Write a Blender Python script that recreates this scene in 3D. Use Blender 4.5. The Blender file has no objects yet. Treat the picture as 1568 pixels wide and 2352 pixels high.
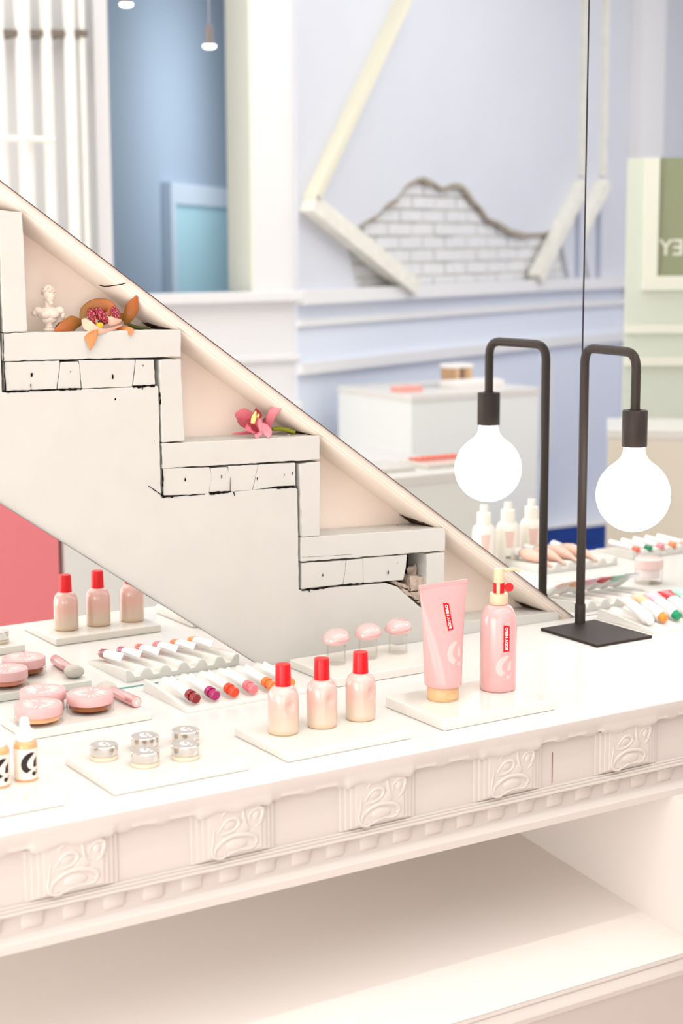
import bpy, bmesh, math, random
from mathutils import Vector, Matrix
random.seed(7)
SC = bpy.context.scene
COL = SC.collection

# ------------------------------------------------------------------ camera
W0, H0, FPX = 1568.0, 2352.0, 3887.96
YAW, PIT, ROL = .5644, .1602, -.0039
CAM = Vector((0, -2.2743, .6705))                # counter top is z = 0
Fv = Vector((math.sin(YAW)*math.cos(PIT), math.cos(YAW)*math.cos(PIT), -math.sin(PIT)))
Rv0 = Vector((math.cos(YAW), -math.sin(YAW), 0)); Uv0 = Rv0.cross(Fv)
Rv = Rv0*math.cos(ROL)+Uv0*math.sin(ROL); Uv = Uv0*math.cos(ROL)-Rv0*math.sin(ROL)
cd = bpy.data.cameras.new('camera'); co = bpy.data.objects.new('camera', cd); COL.objects.link(co)
co.matrix_world = Matrix(((Rv.x, Uv.x, -Fv.x, CAM.x), (Rv.y, Uv.y, -Fv.y, CAM.y), (Rv.z, Uv.z, -Fv.z, CAM.z), (0, 0, 0, 1)))
cd.sensor_fit = 'HORIZONTAL'; cd.sensor_width = 24; cd.lens = FPX/W0*24
cd.clip_start = .05; cd.clip_end = 60
cd.dof.use_dof = True; cd.dof.focus_distance = 2.55; cd.dof.aperture_fstop = 4.5
SC.camera = co

# ------------------------------------------------------------------ light and exposure
SC.view_settings.view_transform = 'Standard'; SC.view_settings.look = 'None'
SC.view_settings.gamma = 1; SC.view_settings.use_curve_mapping = False
SC.view_settings.exposure = -0.31
SC.cycles.use_denoising = True
SC.cycles.caustics_reflective = True; SC.cycles.caustics_refractive = False
SC.cycles.max_bounces = 12; SC.cycles.transparent_max_bounces = 16; SC.cycles.sample_clamp_indirect = 6
wd = bpy.data.worlds.new('world'); SC.world = wd; wd.use_nodes = True
wd.node_tree.nodes['Background'].inputs[0].default_value = (.9, .93, 1, 1)
wd.node_tree.nodes['Background'].inputs[1].default_value = .6
def lamp(name, kind, loc, aim, power, col, size=.1, size_y=None, spot=None):
    l = bpy.data.lights.new(name, kind); l.energy = power; l.color = col
    if kind == 'AREA':
        l.shape = 'RECTANGLE'; l.size = size; l.size_y = size_y or size
    else: l.shadow_soft_size = size
    if spot: l.spot_size = math.radians(spot); l.spot_blend = .6
    o = bpy.data.objects.new(name, l); COL.objects.link(o); o.location = loc
    o.rotation_euler = (Vector(aim)-Vector(loc)).to_track_quat('-Z', 'Y').to_euler()
    return o
WARM = (1, .91, .83)
for i in range(9):                                # ceiling track spots along the counter
    x = -.6+.45*i
    lamp('track_spot', 'SPOT', (x, -1.25, 2.35), (x+.1, -.15, 0), 10, (1, .96, .92), .025, spot=75)
lamp('ceiling_panel', 'AREA', (1.0, -2.3, 2.52), (1.0, -2.2, 0), 82, (1, .98, .955), 4.8, 3.2)
lamp('room_panel', 'AREA', (5.4, -2.6, 2.52), (5.4, -2.8, 0), 92, (1, .985, .97), 3.2, 2.6)
lamp('rear_fill', 'AREA', (-.6, -3.9, .25), (-.6, 0, .25), 32, (1, .98, .96), 2.6, 2.2)  # fill lamp added behind the camera, no window known there
lamp('side_fill', 'AREA', (-2.3, -2.0, .1), (0, -2.0, .1), 102, (1, .98, .955), 2.6, 1.9)  # fill added from the left to brighten the counter side
lamp('daylight', 'AREA', (7.9, -2.2, .9), (5.0, -4.4, .4), 30, (.84, .9, 1), 2.2, 2.4)
lamp('blue_room_fill', 'AREA', (4.7, -5.3, 1.3), (3.7, -6.3, .9), 15, (.97, .98, 1), 1.2, 1.2)  # area lamp added out of sight to brighten the blue room

# ------------------------------------------------------------------ helpers
def at(u, v, ax, val):                            # the point of a plane seen at a pixel of the photograph
    d = Fv+Rv*((u-W0/2)/FPX)-Uv*((v-H0/2)/FPX)
    i = 'xyz'.index(ax); return CAM+d*((val-CAM[i])/d[i])
def seen(u, v, dep, tilt=False):                  # the real point whose mirror image is seen at a pixel, at a depth
    if tilt: u = u-70
    d = Fv+Rv*((u-W0/2)/FPX)-Uv*((v-H0/2)/FPX); p = CAM+d*dep
    return Vector((p.x, -p.y, p.z))
def lin(c): return c/12.92 if c <= .04045 else ((c+.055)/1.055)**2.4
def S(r, g, b): return (lin(r/255), lin(g/255), lin(b/255), 1)
MATS = {}
def mat(name, col, rough=.5, spec=.5, metal=0, coat=0, noise=0, nscale=40, bump=0, bscale=60, trans=0, ior=1.45, sss=0, emit=None, es=0, alpha=1):
    if name in MATS: return MATS[name]
    m = bpy.data.materials.new(name); m.use_nodes = True; t = m.node_tree; b = t.nodes['Principled BSDF']
    b.inputs['Base Color'].default_value = col; b.inputs['Roughness'].default_value = rough
    b.inputs['Metallic'].default_value = metal; b.inputs['Specular IOR Level'].default_value = spec
    b.inputs['Coat Weight'].default_value = coat; b.inputs['Coat Roughness'].default_value = .05
    b.inputs['Transmission Weight'].default_value = trans; b.inputs['IOR'].default_value = ior
    b.inputs['Alpha'].default_value = alpha
    if sss:
        b.inputs['Subsurface Weight'].default_value = sss; b.inputs['Subsurface Radius'].default_value = (.01, .006, .004)
    if emit:
        b.inputs['Emission Color'].default_value = emit; b.inputs['Emission Strength'].default_value = es
    tc = t.nodes.new('ShaderNodeTexCoord')
    if noise:
        n = t.nodes.new('ShaderNodeTexNoise'); n.inputs['Scale'].default_value = nscale; n.inputs['Detail'].default_value = 5
        t.links.new(tc.outputs['Object'], n.inputs['Vector'])
        r = t.nodes.new('ShaderNodeValToRGB'); t.links.new(n.outputs['Fac'], r.inputs['Fac'])
        r.color_ramp.elements[0].position = .3; r.color_ramp.elements[1].position = .7
        r.color_ramp.elements[0].color = tuple(c*(1-noise) for c in col[:3])+(1,); r.color_ramp.elements[1].color = tuple(min(1, c*(1+noise*.5)) for c in col[:3])+(1,)
        t.links.new(r.outputs['Color'], b.inputs['Base Color'])
    if bump:
        n = t.nodes.new('ShaderNodeTexNoise'); n.inputs['Scale'].default_value = bscale; n.inputs['Detail'].default_value = 6
        t.links.new(tc.outputs['Object'], n.inputs['Vector'])
        bp = t.nodes.new('ShaderNodeBump'); bp.inputs['Strength'].default_value = bump; bp.inputs['Distance'].default_value = .002
        t.links.new(n.outputs['Fac'], bp.inputs['Height']); t.links.new(bp.outputs['Normal'], b.inputs['Normal'])
    MATS[name] = m; return m
def grad_mat(name, stops, z0, z1, rough=.15, coat=.5, sss=0):    # colour that changes with height inside the object (layered liquids)
    m = bpy.data.materials.new(name); m.use_nodes = True; t = m.node_tree; b = t.nodes['Principled BSDF']
    b.inputs['Roughness'].default_value = rough; b.inputs['Coat Weight'].default_value = coat; b.inputs['Coat Roughness'].default_value = .03
    tc = t.nodes.new('ShaderNodeTexCoord'); sp = t.nodes.new('ShaderNodeSeparateXYZ'); mr = t.nodes.new('ShaderNodeMapRange'); r = t.nodes.new('ShaderNodeValToRGB')
    t.links.new(tc.outputs['Object'], sp.inputs[0]); t.links.new(sp.outputs['Z'], mr.inputs['Value'])
    mr.inputs['From Min'].default_value = z0; mr.inputs['From Max'].default_value = z1
    t.links.new(mr.outputs['Result'], r.inputs['Fac']); e = r.color_ramp.elements
    e[0].position, e[0].color = stops[0]; e[1].position, e[1].color = stops[-1]
    for p, c in stops[1:-1]:
        q = e.new(p); q.color = c
    t.links.new(r.outputs['Color'], b.inputs['Base Color']); MATS[name] = m; return m

def link(name, bm, m, parent=None, loc=None, smooth=None, bevel=0):
    me = bpy.data.meshes.new(name); bmesh.ops.recalc_face_normals(bm, faces=bm.faces[:]); bm.to_mesh(me); bm.free()
    o = bpy.data.objects.new(name, me); COL.objects.link(o)
    for k in (m if isinstance(m, (list, tuple)) else [m]): me.materials.append(k)
    if smooth is not None:
        me.polygons.foreach_set('use_smooth', [True]*len(me.polygons))
        if smooth < 179:
            me.set_sharp_from_angle(angle=math.radians(smooth))
    if loc is not None: o.location = loc
    if bevel:
        b = o.modifiers.new('bevel', 'BEVEL'); b.width = bevel; b.segments = 2; b.limit_method = 'ANGLE'; b.angle_limit = math.radians(40)
    if parent: o.parent = parent
    return o
def thing(name, label, cat, loc=(0, 0, 0), rz=0, group=None):
    o = bpy.data.objects.new(name, None); COL.objects.link(o); o.location = loc; o.rotation_euler = (0, 0, rz); o.empty_display_size = .02
    o['label'] = label; o['category'] = cat
    if group: o['group'] = group
    return o
def tag(o, label, cat, group=None):
    o['label'] = label; o['category'] = cat
    if group: o['group'] = group
    return o
def struct(o): o['kind'] = 'structure'; return o
def dup(root, loc, label, rz=None, group=None, swap=None):
    r = root.copy(); COL.objects.link(r); r.location = loc; r['label'] = label
    if rz is not None: r.rotation_euler = (0, 0, rz)
    if group: r['group'] = group
    def rec(a, b):
        for ch in list(a.children):
            c = ch.copy(); COL.objects.link(c); c.parent = b
            if swap and ch.name.split('.')[0] in swap:
                c.data = ch.data.copy(); c.data.materials[0] = swap[ch.name.split('.')[0]]
            rec(ch, c)
    rec(root, r); return r
def box(x0, x1, y0, y1, z0, z1, bm=None):
    bm = bm or bmesh.new()
    v = [bm.verts.new(p) for p in ((x0, y0, z0), (x1, y0, z0), (x1, y1, z0), (x0, y1, z0), (x0, y0, z1), (x1, y0, z1), (x1, y1, z1), (x0, y1, z1))]
    for f in ((3, 2, 1, 0), (4, 5, 6, 7), (0, 1, 5, 4), (1, 2, 6, 5), (2, 3, 7, 6), (3, 0, 4, 7)): bm.faces.new([v[i] for i in f])
    return bm
def lathe(prof, n=40, bm=None, c=(0, 0, 0), caps=True):          # prof: (radius, z)
    bm = bm or bmesh.new(); rings = []
    for r, z in prof:
        if r < 1e-6: rings.append([bm.verts.new((c[0], c[1], c[2]+z))])
        else: rings.append([bm.verts.new((c[0]+r*math.cos(2*math.pi*k/n), c[1]+r*math.sin(2*math.pi*k/n), c[2]+z)) for k in range(n)])
    for a, b in zip(rings, rings[1:]):
        if len(a) == 1 and len(b) == 1: continue
        for k in range(n):
            k2 = (k+1) % n
            if len(a) == 1: bm.faces.new((a[0], b[k2], b[k]))
            elif len(b) == 1: bm.faces.new((a[k], a[k2], b[0]))
            else: bm.faces.new((a[k], a[k2], b[k2], b[k]))
    if caps:
        for r, rev in ((rings[0], True), (rings[-1], False)):
            if len(r) > 1: bm.faces.new(r[::-1] if rev else r)
    return bm
def loft(rings, bm=None, caps=True):
    bm = bm or bmesh.new(); R = [[bm.verts.new(p) for p in r] for r in rings]; n = len(R[0])
    for a, b in zip(R, R[1:]):
        for k in range(n): bm.faces.new((a[k], a[(k+1) % n], b[(k+1) % n], b[k]))
    if caps: bm.faces.new(R[0][::-1]); bm.faces.new(R[-1])
    return bm
def tube(pts, rad, n=16, bm=None):
    bm = bm or bmesh.new(); pts = [Vector(p) for p in pts]; rings = []
    rad = rad if isinstance(rad, (list, tuple)) else [rad]*len(pts)
    t0 = (pts[1]-pts[0]).normalized(); a = t0.orthogonal().normalized()
    for i, p in enumerate(pts):
        t = (pts[min(i+1, len(pts)-1)]-pts[max(i-1, 0)]).normalized()
        a = (a-t*a.dot(t)).normalized(); b = t.cross(a)
        rings.append([p+(a*math.cos(2*math.pi*k/n)+b*math.sin(2*math.pi*k/n))*rad[i] for k in range(n)])
    return loft(rings, bm)
def rounded(pts, r, n=6):                                        # polyline with rounded corners
    pts = [Vector(p) for p in pts]; out = [pts[0]]
    for i in range(1, len(pts)-1):
        a = (pts[i-1]-pts[i]).normalized(); b = (pts[i+1]-pts[i]).normalized()
        p0, p2 = pts[i]+a*r, pts[i]+b*r
        for k in range(n+1):
            t = k/n; q = (p0*(1-t)+pts[i]*t)*(1-t)+(pts[i]*(1-t)+p2*t)*t
            c = math.cos(t*math.pi/2); out.append(q*.6+(p0*.5+p2*.5+(pts[i]-(p0+p2)*.5)*.414*math.sin(math.pi*t)+(p2-p0)*(t-.5))*.4)
    out.append(pts[-1]); return out
def prism(poly, y0, y1, bm=None, jit=0, step=.006, rnd=random):   # outline in (x, z) extruded along y; jit roughens its edge
    bm = bm or bmesh.new(); P = []
    for i, a in enumerate(poly):
        b = poly[(i+1) % len(poly)]; d = math.hypot(b[0]-a[0], b[1]-a[1]); P.append(a)
        if jit:
            k = max(1, min(60, int(d/step)))
            for q in range(1, k):
                t = q/k; P.append((a[0]+(b[0]-a[0])*t+rnd.uniform(-jit, jit), a[1]+(b[1]-a[1])*t+rnd.uniform(-jit, jit)))
    f = [bm.verts.new((x, y0, z)) for x, z in P]; g = [bm.verts.new((x, y1, z)) for x, z in P]; n = len(P)
    bm.faces.new(f); bm.faces.new(g[::-1])
    for k in range(n): bm.faces.new((f[k], f[(k+1) % n], g[(k+1) % n], g[k]))
    return bm
def uvsphere(c, r, n=16, m=10, bm=None, sc=(1, 1, 1)):
    return lathe([(r*math.sin(math.pi*i/m)*1, -r*math.cos(math.pi*i/m)) for i in range(m+1)], n, bm, c, False) if sc == (1, 1, 1) else _ell(c, r, n, m, bm, sc)
def _ell(c, r, n, m, bm, sc):
    b2 = lathe([(r*math.sin(math.pi*i/m), -r*math.cos(math.pi*i/m)) for i in range(m+1)], n, None, (0, 0, 0), False)
    for v in b2.verts: v.co = Vector((c[0]+v.co.x*sc[0], c[1]+v.co.y*sc[1], c[2]+v.co.z*sc[2]))
    if bm is None: return b2
    me = bpy.data.meshes.new('t'); b2.to_mesh(me); b2.free(); bm.from_mesh(me); bpy.data.meshes.remove(me); return bm
def text_bm(s, size, bold=.0, track=1.0):                        # flat lettering in the x/y plane, centred
    cu = bpy.data.curves.new('t', 'FONT'); cu.body = s; cu.size = size; cu.align_x = 'CENTER'; cu.align_y = 'CENTER'; cu.offset = bold; cu.space_character = track; cu.resolution_u = 3
    o = bpy.data.objects.new('t', cu); COL.objects.link(o)
    me = bpy.data.meshes.new_from_object(o.evaluated_get(bpy.context.evaluated_depsgraph_get()))
    bm = bmesh.new(); bm.from_mesh(me); bpy.data.objects.remove(o); bpy.data.curves.remove(cu); bpy.data.meshes.remove(me)
    return bm
def flat(polys, bm=None):
    bm = bm or bmesh.new()
    for P in polys: bm.faces.new([bm.verts.new((x, y, 0)) for x, y in P])
    return bm
def dense(bm, cell):                                             # cut a flat mesh into a grid so that it can follow a curved surface
    xs = [v.co.x for v in bm.verts]; ys = [v.co.y for v in bm.verts]
    for ax, lo, hi in ((0, min(xs), max(xs)), (1, min(ys), max(ys))):
        k = int((hi-lo)/cell)
        for i in range(1, k+1):
            p = [0, 0, 0]; p[ax] = lo+(hi-lo)*i/(k+1); nn = [0, 0, 0]; nn[ax] = 1
            bmesh.ops.bisect_plane(bm, geom=bm.verts[:]+bm.edges[:]+bm.faces[:], plane_co=p, plane_no=nn)
    return bm
def logo_polys(h):                                               # the bold curled letter g of the packaging
    q = lambda L: [((x-342)/290*h, (700-y)/290*h) for x, y in L]
    cres = [(415, 568), (388, 559), (362, 556), (322, 571), (282, 603), (254, 650), (243, 700), (250, 750), (272, 784), (312, 808), (345, 781), (375, 765), (345, 755), (325, 732), (318, 700), (322, 675), (340, 640), (375, 605)]
    stem = [(442, 614), (402, 655), (393, 690), (388, 735), (415, 746), (440, 738)]
    ball = [(398+27*math.cos(k*math.pi/8), 820+27*math.sin(k*math.pi/8)) for k in range(16)]
    tail = [(412, 842), (434, 822), (447, 790), (442, 765), (434, 775), (434, 795), (424, 812)]
    return [q(cres), q(stem), q(ball), q(tail)]
def wrap_cyl(bm, r, z0, ang, lift=.0002):                        # bend flat artwork (x, y) round a vertical cylinder
    for v in bm.verts:
        a = ang+v.co.x/r; v.co = Vector(((r+lift)*math.cos(a), (r+lift)*math.sin(a), z0+v.co.y))
    return bm

# ------------------------------------------------------------------ materials
CREAM = mat('cream_paint', S(195, 193, 186), .45, .4, bump=.25, bscale=55, noise=.03, nscale=14)
CREAM_DEEP = mat('cream_recess_paint', S(236, 220, 206), .5, .3, bump=.15, bscale=40, noise=.03, nscale=10)
COUNTER = mat('counter_paint', S(199, 192, 185), .42, .4, bump=.12, bscale=60)
DECKM = mat('deck_paint', S(240, 233, 226), .5, .3)
TOPM = mat('counter_top', S(226, 224, 220), .25, .5)
TRAYM = mat('white_stone_tray', S(230, 226, 218), .12, .5, noise=.015, nscale=30, sss=.1)
DARKGAP = mat('shadow_dark_wood', S(42, 30, 24), .9, .1, noise=.4, nscale=60)
CRACK = mat('crack_dark', S(22, 16, 14), .95, .05)
RAW = mat('splintered_wood', S(184, 166, 152), .85, .2, noise=.45, nscale=90, bump=.6, bscale=120)
BLACK = mat('black_powder_coat', S(48, 39, 34), .5, .35, bump=.1, bscale=500)
RED = mat('red_cap', S(226, 8, 20), .35, .5)
LABELRED = mat('red_label', S(228, 22, 30), .4, .4)
PINK = mat('pink_plastic', S(221, 168, 166), .22, .5, coat=.5, sss=.1)
PALEPINK = mat('pale_print', S(230, 192, 187), .3, .5)
WHITE = mat('white_print', S(252, 250, 248), .4, .4)
TAN = mat('tan_cap', S(220, 180, 132), .35, .5)
TANP = mat('tan_pump', S(224, 196, 162), .32, .5)
CHROME = mat('chrome', (.70, .68, .66, 1), .07, .5, metal=1)
def clear_mat(name, col, gloss=1.0):               # thin clear plastic: passes light, reflects at grazing angles
    m = bpy.data.materials.new(name); m.use_nodes = True; t = m.node_tree; t.nodes.clear()
    tr = t.nodes.new('ShaderNodeBsdfTransparent'); gl = t.nodes.new('ShaderNodeBsdfGlossy'); lw = t.nodes.new('ShaderNodeLayerWeight'); fr = t.nodes.new('ShaderNodeMath'); mx = t.nodes.new('ShaderNodeMixShader'); o = t.nodes.new('ShaderNodeOutputMaterial')
    tr.inputs[0].default_value = col; gl.inputs['Roughness'].default_value = .03; lw.inputs['Blend'].default_value = .5; fr.operation = 'POWER'; fr.inputs[1].default_value = 3; t.links.new(lw.outputs['Facing'], fr.inputs[0])
    t.links.new(fr.outputs[0], mx.inputs[0]); t.links.new(tr.outputs[0], mx.inputs[1]); t.links.new(gl.outputs[0], mx.inputs[2]); t.links.new(mx.outputs[0], o.inputs[0])
    return m
GLASS = clear_mat('clear_acrylic', (.985, .98, .975, 1))
PINKGLASS = clear_mat('pink_clear_plastic', (.985, .955, .95, 1))
WALLW = mat('white_wall_paint', S(234, 234, 235), .6, .3, bump=.1, bscale=20)
MIRROR = bpy.data.materials.new('mirror_silver'); MIRROR.use_nodes = True
_t = MIRROR.node_tree; _t.nodes.clear(); _g = _t.nodes.new('ShaderNodeBsdfGlossy'); _o = _t.nodes.new('ShaderNodeOutputMaterial')
_g.inputs['Color'].default_value = (.95, .965, .96, 1); _g.inputs['Roughness'].default_value = 0; _t.links.new(_g.outputs[0], _o.inputs[0])
EDGE = mat('mirror_cut_edge', S(64, 48, 44), .4, .3)
TEAL = mat('teal_glass_edge', S(120, 175, 168), .2, .5)

# ------------------------------------------------------------------ setting: room shell
FLOOR, CEIL = -.9, 2.6
XL, XR = -2.4, 8.2
YA = -4.0                                        # the wall opposite the mirrors
WAX = 3.74                                       # where it turns
BD = Vector((.9259, -.3778, 0)); BN = Vector((.3778, .9259, 0))   # direction and inward normal of the turned wall
B0 = Vector((WAX, YA, 0))
def onB(u, v, off=0, tilt=False):                # (distance along the turned wall, height) of what a pixel shows of it in the mirror
    if tilt: u -= 70
    d = Fv+Rv*((u-W0/2)/FPX)-Uv*((v-H0/2)/FPX); C2 = Vector((CAM.x, -CAM.y, CAM.z)); d2 = Vector((d.x, -d.y, d.z))
    n = BN; t = ((B0+n*off)-C2).dot(n)/d2.dot(n); p = C2+d2*t
    return ((p-B0).dot(BD), p.z)
def onA(u, v, y=YA):
    d = Fv+Rv*((u-W0/2)/FPX)-Uv*((v-H0/2)/FPX); t = (-y-CAM.y)/d.y; p = CAM+d*t
    return (p.x, p.z)
NAVY = mat('navy_carpet', S(28, 58, 128), .9, .1, noise=.25, nscale=6)
struct(link('floor', box(XL, XR, -8.6, .3, FLOOR-.05, FLOOR), mat('pale_floor', S(242, 236, 230), .4, .4, noise=.03, nscale=3)))
def onfloor(u, v):
    d = Fv+Rv*((u-W0/2)/FPX)-Uv*((v-H0/2)/FPX); q = CAM+d*((FLOOR-CAM.z)/d.z); return Vector((q.x, -q.y, 0))
r0, r1 = onfloor(1262, 1219), onfloor(1336, 1210); rd = (r1-r0).normalized(); rn = Vector((-rd.y, rd.x, 0)); rn = rn if rn.y > 0 else -rn
bm = bmesh.new(); P = [r0-rd*2.2, r0+rd*2.2, r0+rd*2.2+rn*2.0, r0-rd*2.2+rn*2.0]
lo_ = [bm.verts.new((p.x, p.y, FLOOR)) for p in P]; hi_ = [bm.verts.new((p.x, p.y, FLOOR+.012)) for p in P]; bm.faces.new(lo_); bm.faces.new(hi_)
for k in range(4): bm.faces.new((lo_[k], lo_[(k+1) % 4], hi_[(k+1) % 4], hi_[k]))
tag(link('floor_rug', bm, NAVY), 'navy blue rug on the floor before the pale blue wall', 'rug')
struct(link('ceiling', box(XL, XR, -8.6, .3, CEIL, CEIL+.05), WALLW))
struct(link('wall_back', box(XL, XR, .092, .2, FLOOR, CEIL), CREAM_DEEP))
struct(link('wall_left', box(XL-.1, XL, -8.6, .3, FLOOR, CEIL), WALLW))
struct(link('wall_right', box(XR, XR+.1, -8.6, .3, FLOOR, CEIL), WALLW))
LEDGE = .4525
oxl, _ = onA(240, 400); oxr, _ = onA(580, 400)
bm = box(XL, oxl, YA-.18, YA, FLOOR, CEIL); box(oxr, WAX, YA-.18, YA, FLOOR, CEIL, bm); box(oxl, oxr, YA-.18, YA, FLOOR, LEDGE-.02, bm)
wa = struct(link('wall_front', bm, WALLW))
JAMB = mat('jamb_paint', S(236, 238, 224), .5, .4)
link('jamb', box(oxr-.012, oxr, YA-.2, YA+.0, LEDGE, CEIL), JAMB, wa)
for z, hgt, dp in ((LEDGE-.045, .045, .05), (LEDGE-.30, .03, .02), (LEDGE-.52, .045, .03)):
    link('ledge', box(.5, WAX+.02, YA, YA+dp, z, z+hgt), WALLW, wa, bevel=.006)
# frames added around the two fill lamps, out of view
FRW = mat('fill_frame_paint', S(240, 240, 240), .5)
bm = box(-2.4, -2.26, -3.40, -3.30, -.95, 1.15); box(-2.4, -2.26, -.70, -.60, -.95, 1.15, bm); box(-2.4, -2.26, -3.40, -.60, -.95, -.87, bm); box(-2.4, -2.26, -3.40, -.60, 1.05, 1.15, bm)
struct(link('fill_frame_1', bm, FRW))
bm = box(-2.0, -1.92, -4.0, -3.86, -.90, 1.45); box(.72, .80, -4.0, -3.86, -.90, 1.45, bm); box(-2.0, .80, -4.0, -3.86, -.90, -.85, bm); box(-2.0, .80, -4.0, -3.86, 1.37, 1.45, bm)
struct(link('fill_frame_2', bm, FRW))
# turned wall: plaster with a broken edge over brick, ledges, braces
def Bp(s, z, off=0): p = B0+BD*s+BN*off; return (p.x, p.y, z)
def Bprism(poly, o0, o1, bm=None):
    bm = bm or bmesh.new(); f = [bm.verts.new(Bp(s, z, o1)) for s, z in poly]; g = [bm.verts.new(Bp(s, z, o0)) for s, z in poly]; n = len(poly)
    bm.faces.new(f); bm.faces.new(g[::-1])
    for k in range(n): bm.faces.new((f[k], f[(k+1) % n], g[(k+1) % n], g[k]))
    return bm
PLASTER = mat('plaster', S(216, 219, 228), .95, .05, bump=.15, bscale=6, noise=.02, nscale=3)
edge_px = [(815, 520), (835, 508), (862, 492), (880, 470), (905, 455), (925, 425), (948, 412), (965, 408), (985, 418), (1005, 432), (1020, 428), (1032, 422), (1050, 424), (1065, 438), (1080, 462), (1098, 480), (1112, 502), (1135, 510), (1165, 528), (1200, 538), (1236, 536), (1262, 530), (1280, 545), (1292, 600), (1300, 634)]
edge = [onB(u, v) for u, v in edge_px]
SE = 4.6
bl = edge[0][0]; br = edge[-1][0]
left_low = [onB(790, 570), onB(812, 655)]
poly = [(0, LEDGE-.02), (left_low[1][0], LEDGE-.02), left_low[0]]+edge+[(br, LEDGE-.02), (SE, LEDGE-.02), (SE, CEIL), (0, CEIL)]
wb = struct(link('wall_corner', Bprism(poly, -.02, .02), PLASTER))
wb2 = link('brick_backing', Bprism([(0, FLOOR), (SE, FLOOR), (SE, CEIL), (0, CEIL)], -.2, -.03), WALLW, wb)
LOWB = mat('pale_blue_wainscot', S(226, 233, 247), .5, .4)
link('wainscot', Bprism([(0, FLOOR), (SE, FLOOR), (SE, LEDGE-.02), (0, LEDGE-.02)], -.03, .01), LOWB, wb)
for z, hgt, dp in ((LEDGE-.06, .06, .06), (LEDGE-.155, .03, .03), (LEDGE-.36, .05, .04)):
    link('ledge', Bprism([(0, z), (SE, z), (SE, z+hgt), (0, z+hgt)], .01, dp), WALLW, wb)
BRICK = mat('whitewashed_brick', S(226, 227, 229), .9, .1, noise=.06, nscale=25, bump=.5, bscale=40)
MORTAR = mat('pale_mortar', S(216, 213, 207), .9, .1, noise=.15, nscale=15)  # mortar slightly darker than the brick
link('mortar', Bprism([(left_low[0][0]-.05, LEDGE-.02), (br+.05, LEDGE-.02), (br+.05, edge[7][1]+.03), (left_low[0][0]-.05, edge[7][1]+.03)], -.03, -.012), MORTAR, wb)
bw, bh = .2, .062; r_ = 0; z = LEDGE-.02
while z < edge[7][1]:
    s = left_low[0][0]-.05-(bw/2 if r_ % 2 else 0)
    while s < br:
        zm = max([e[1] for e in edge if abs(e[0]-s-bw/2) < bw*.9] or [left_low[0][1]])
        if z < zm+.02:
            link('brick', Bprism([(s+.006, z+.005), (s+bw-.006, z+.005), (s+bw-.006, z+bh-.005), (s+.006, z+bh-.005)], -.012, -.003+random.uniform(-.006, .004)), BRICK, wb)
        s += bw
    z += bh; r_ += 1
DIRT = mat('old_plaster_edge', S(176, 166, 150), .9, .1, noise=.3, nscale=30)
bm = bmesh.new()
for i in range(len(edge)-4):
    a, b = edge[i], edge[i+1]; w = random.uniform(.008, .022)
    Bprism([(a[0], a[1]-w), (b[0], b[1]-w), (b[0], b[1]+.004), (a[0], a[1]+.004)], -.012, .024, bm)
link('broken_edge', bm, DIRT, wb)
OLDW = mat('old_painted_timber', S(238, 236, 226), .6, .3, noise=.08, nscale=20)
OLDY = mat('old_varnished_edge', S(228, 224, 204), .7, .2)
def brace(p, q, w, name, o0=.02, o1=.09, m=OLDW):
    a, b = Vector(p), Vector(q); d = (b-a).normalized(); n = Vector((-d.y, d.x))*w/2
    return link(name, Bprism([tuple(a+n), tuple(a-n), tuple(b-n), tuple(b+n)], o0, o1), m, wb)
brace(onB(905, 0), onB(690, 460), .035, 'timber_brace', m=OLDY)
brace(onB(684, 466), onB(925, 660), .075, 'timber_brace')
brace(onB(1318, 420), onB(1208, 640), .06, 'timber_brace')
brace(onB(1330, -60), onB(1324, 405), .03, 'pipe_and_shadow', .02, .05)
brace(onB(1316, 480), onB(1314, 640), .02, 'pipe_and_shadow', .02, .04, mat('wall_shadow_grey', S(178, 184, 205), .5))  # grey strip stands in for a thin shadow down the wall
brace(onB(1245, 830), onB(1243, 1040), .07, 'pilaster', .01, .05, WALLW)
link('end_post', Bprism([(onB(1455, 300, 0, True)[0], FLOOR), (onB(1470, 300, 0, True)[0]+.2, FLOOR), (onB(1470, 300, 0, True)[0]+.2, CEIL), (onB(1455, 300, 0, True)[0], CEIL)], .0, .1), WALLW, wb)
# blue room beyond the opening
BLUE = mat('pale_blue_paint', S(178, 196, 215), .6, .3)
Q = seen(372, 500, 8.7); Bd = Vector((.67, -.743, 0)); Bn = Vector((.743, .67, 0))
def Cprism(s0, s1, z0, z1, o0, o1):
    bm = bmesh.new(); P = [(s0, z0), (s1, z0), (s1, z1), (s0, z1)]
    f = [bm.verts.new(Q+Bd*s+Bn*o1+Vector((0, 0, z-Q.z))) for s, z in P]; g = [bm.verts.new(Q+Bd*s+Bn*o0+Vector((0, 0, z-Q.z))) for s, z in P]
    bm.faces.new(f); bm.faces.new(g[::-1])
    for k in range(4): bm.faces.new((f[k], f[(k+1) % 4], g[(k+1) % 4], g[k]))
    return bm
wc = struct(link('wall_blue', Cprism(-1.6, 3.4, FLOOR, CEIL, -.08, 0), BLUE))
fz = seen(372, 418, 8.7).z; fi = seen(390, 452, 8.7).z
FRM = mat('pale_blue_frame', S(214, 228, 242), .5); SCR = mat('slate_blue_board', S(186, 226, 238), .8, .1)
br_ = thing('framed_board', 'slate blue board in a pale frame on the pale blue wall', 'board', Q)
def Cl(o): o.parent = br_; o.matrix_parent_inverse = Matrix.Translation(-Q); return o
Cl(link('frame', Cprism(0, .09, -.3, fz, .002, .05), FRM)); Cl(link('frame', Cprism(.09, 1.8, fz-.11, fz, .002, .05), FRM)); Cl(link('panel', Cprism(.09, 1.8, -.3, fz-.11, .002, .025), SCR))
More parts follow.
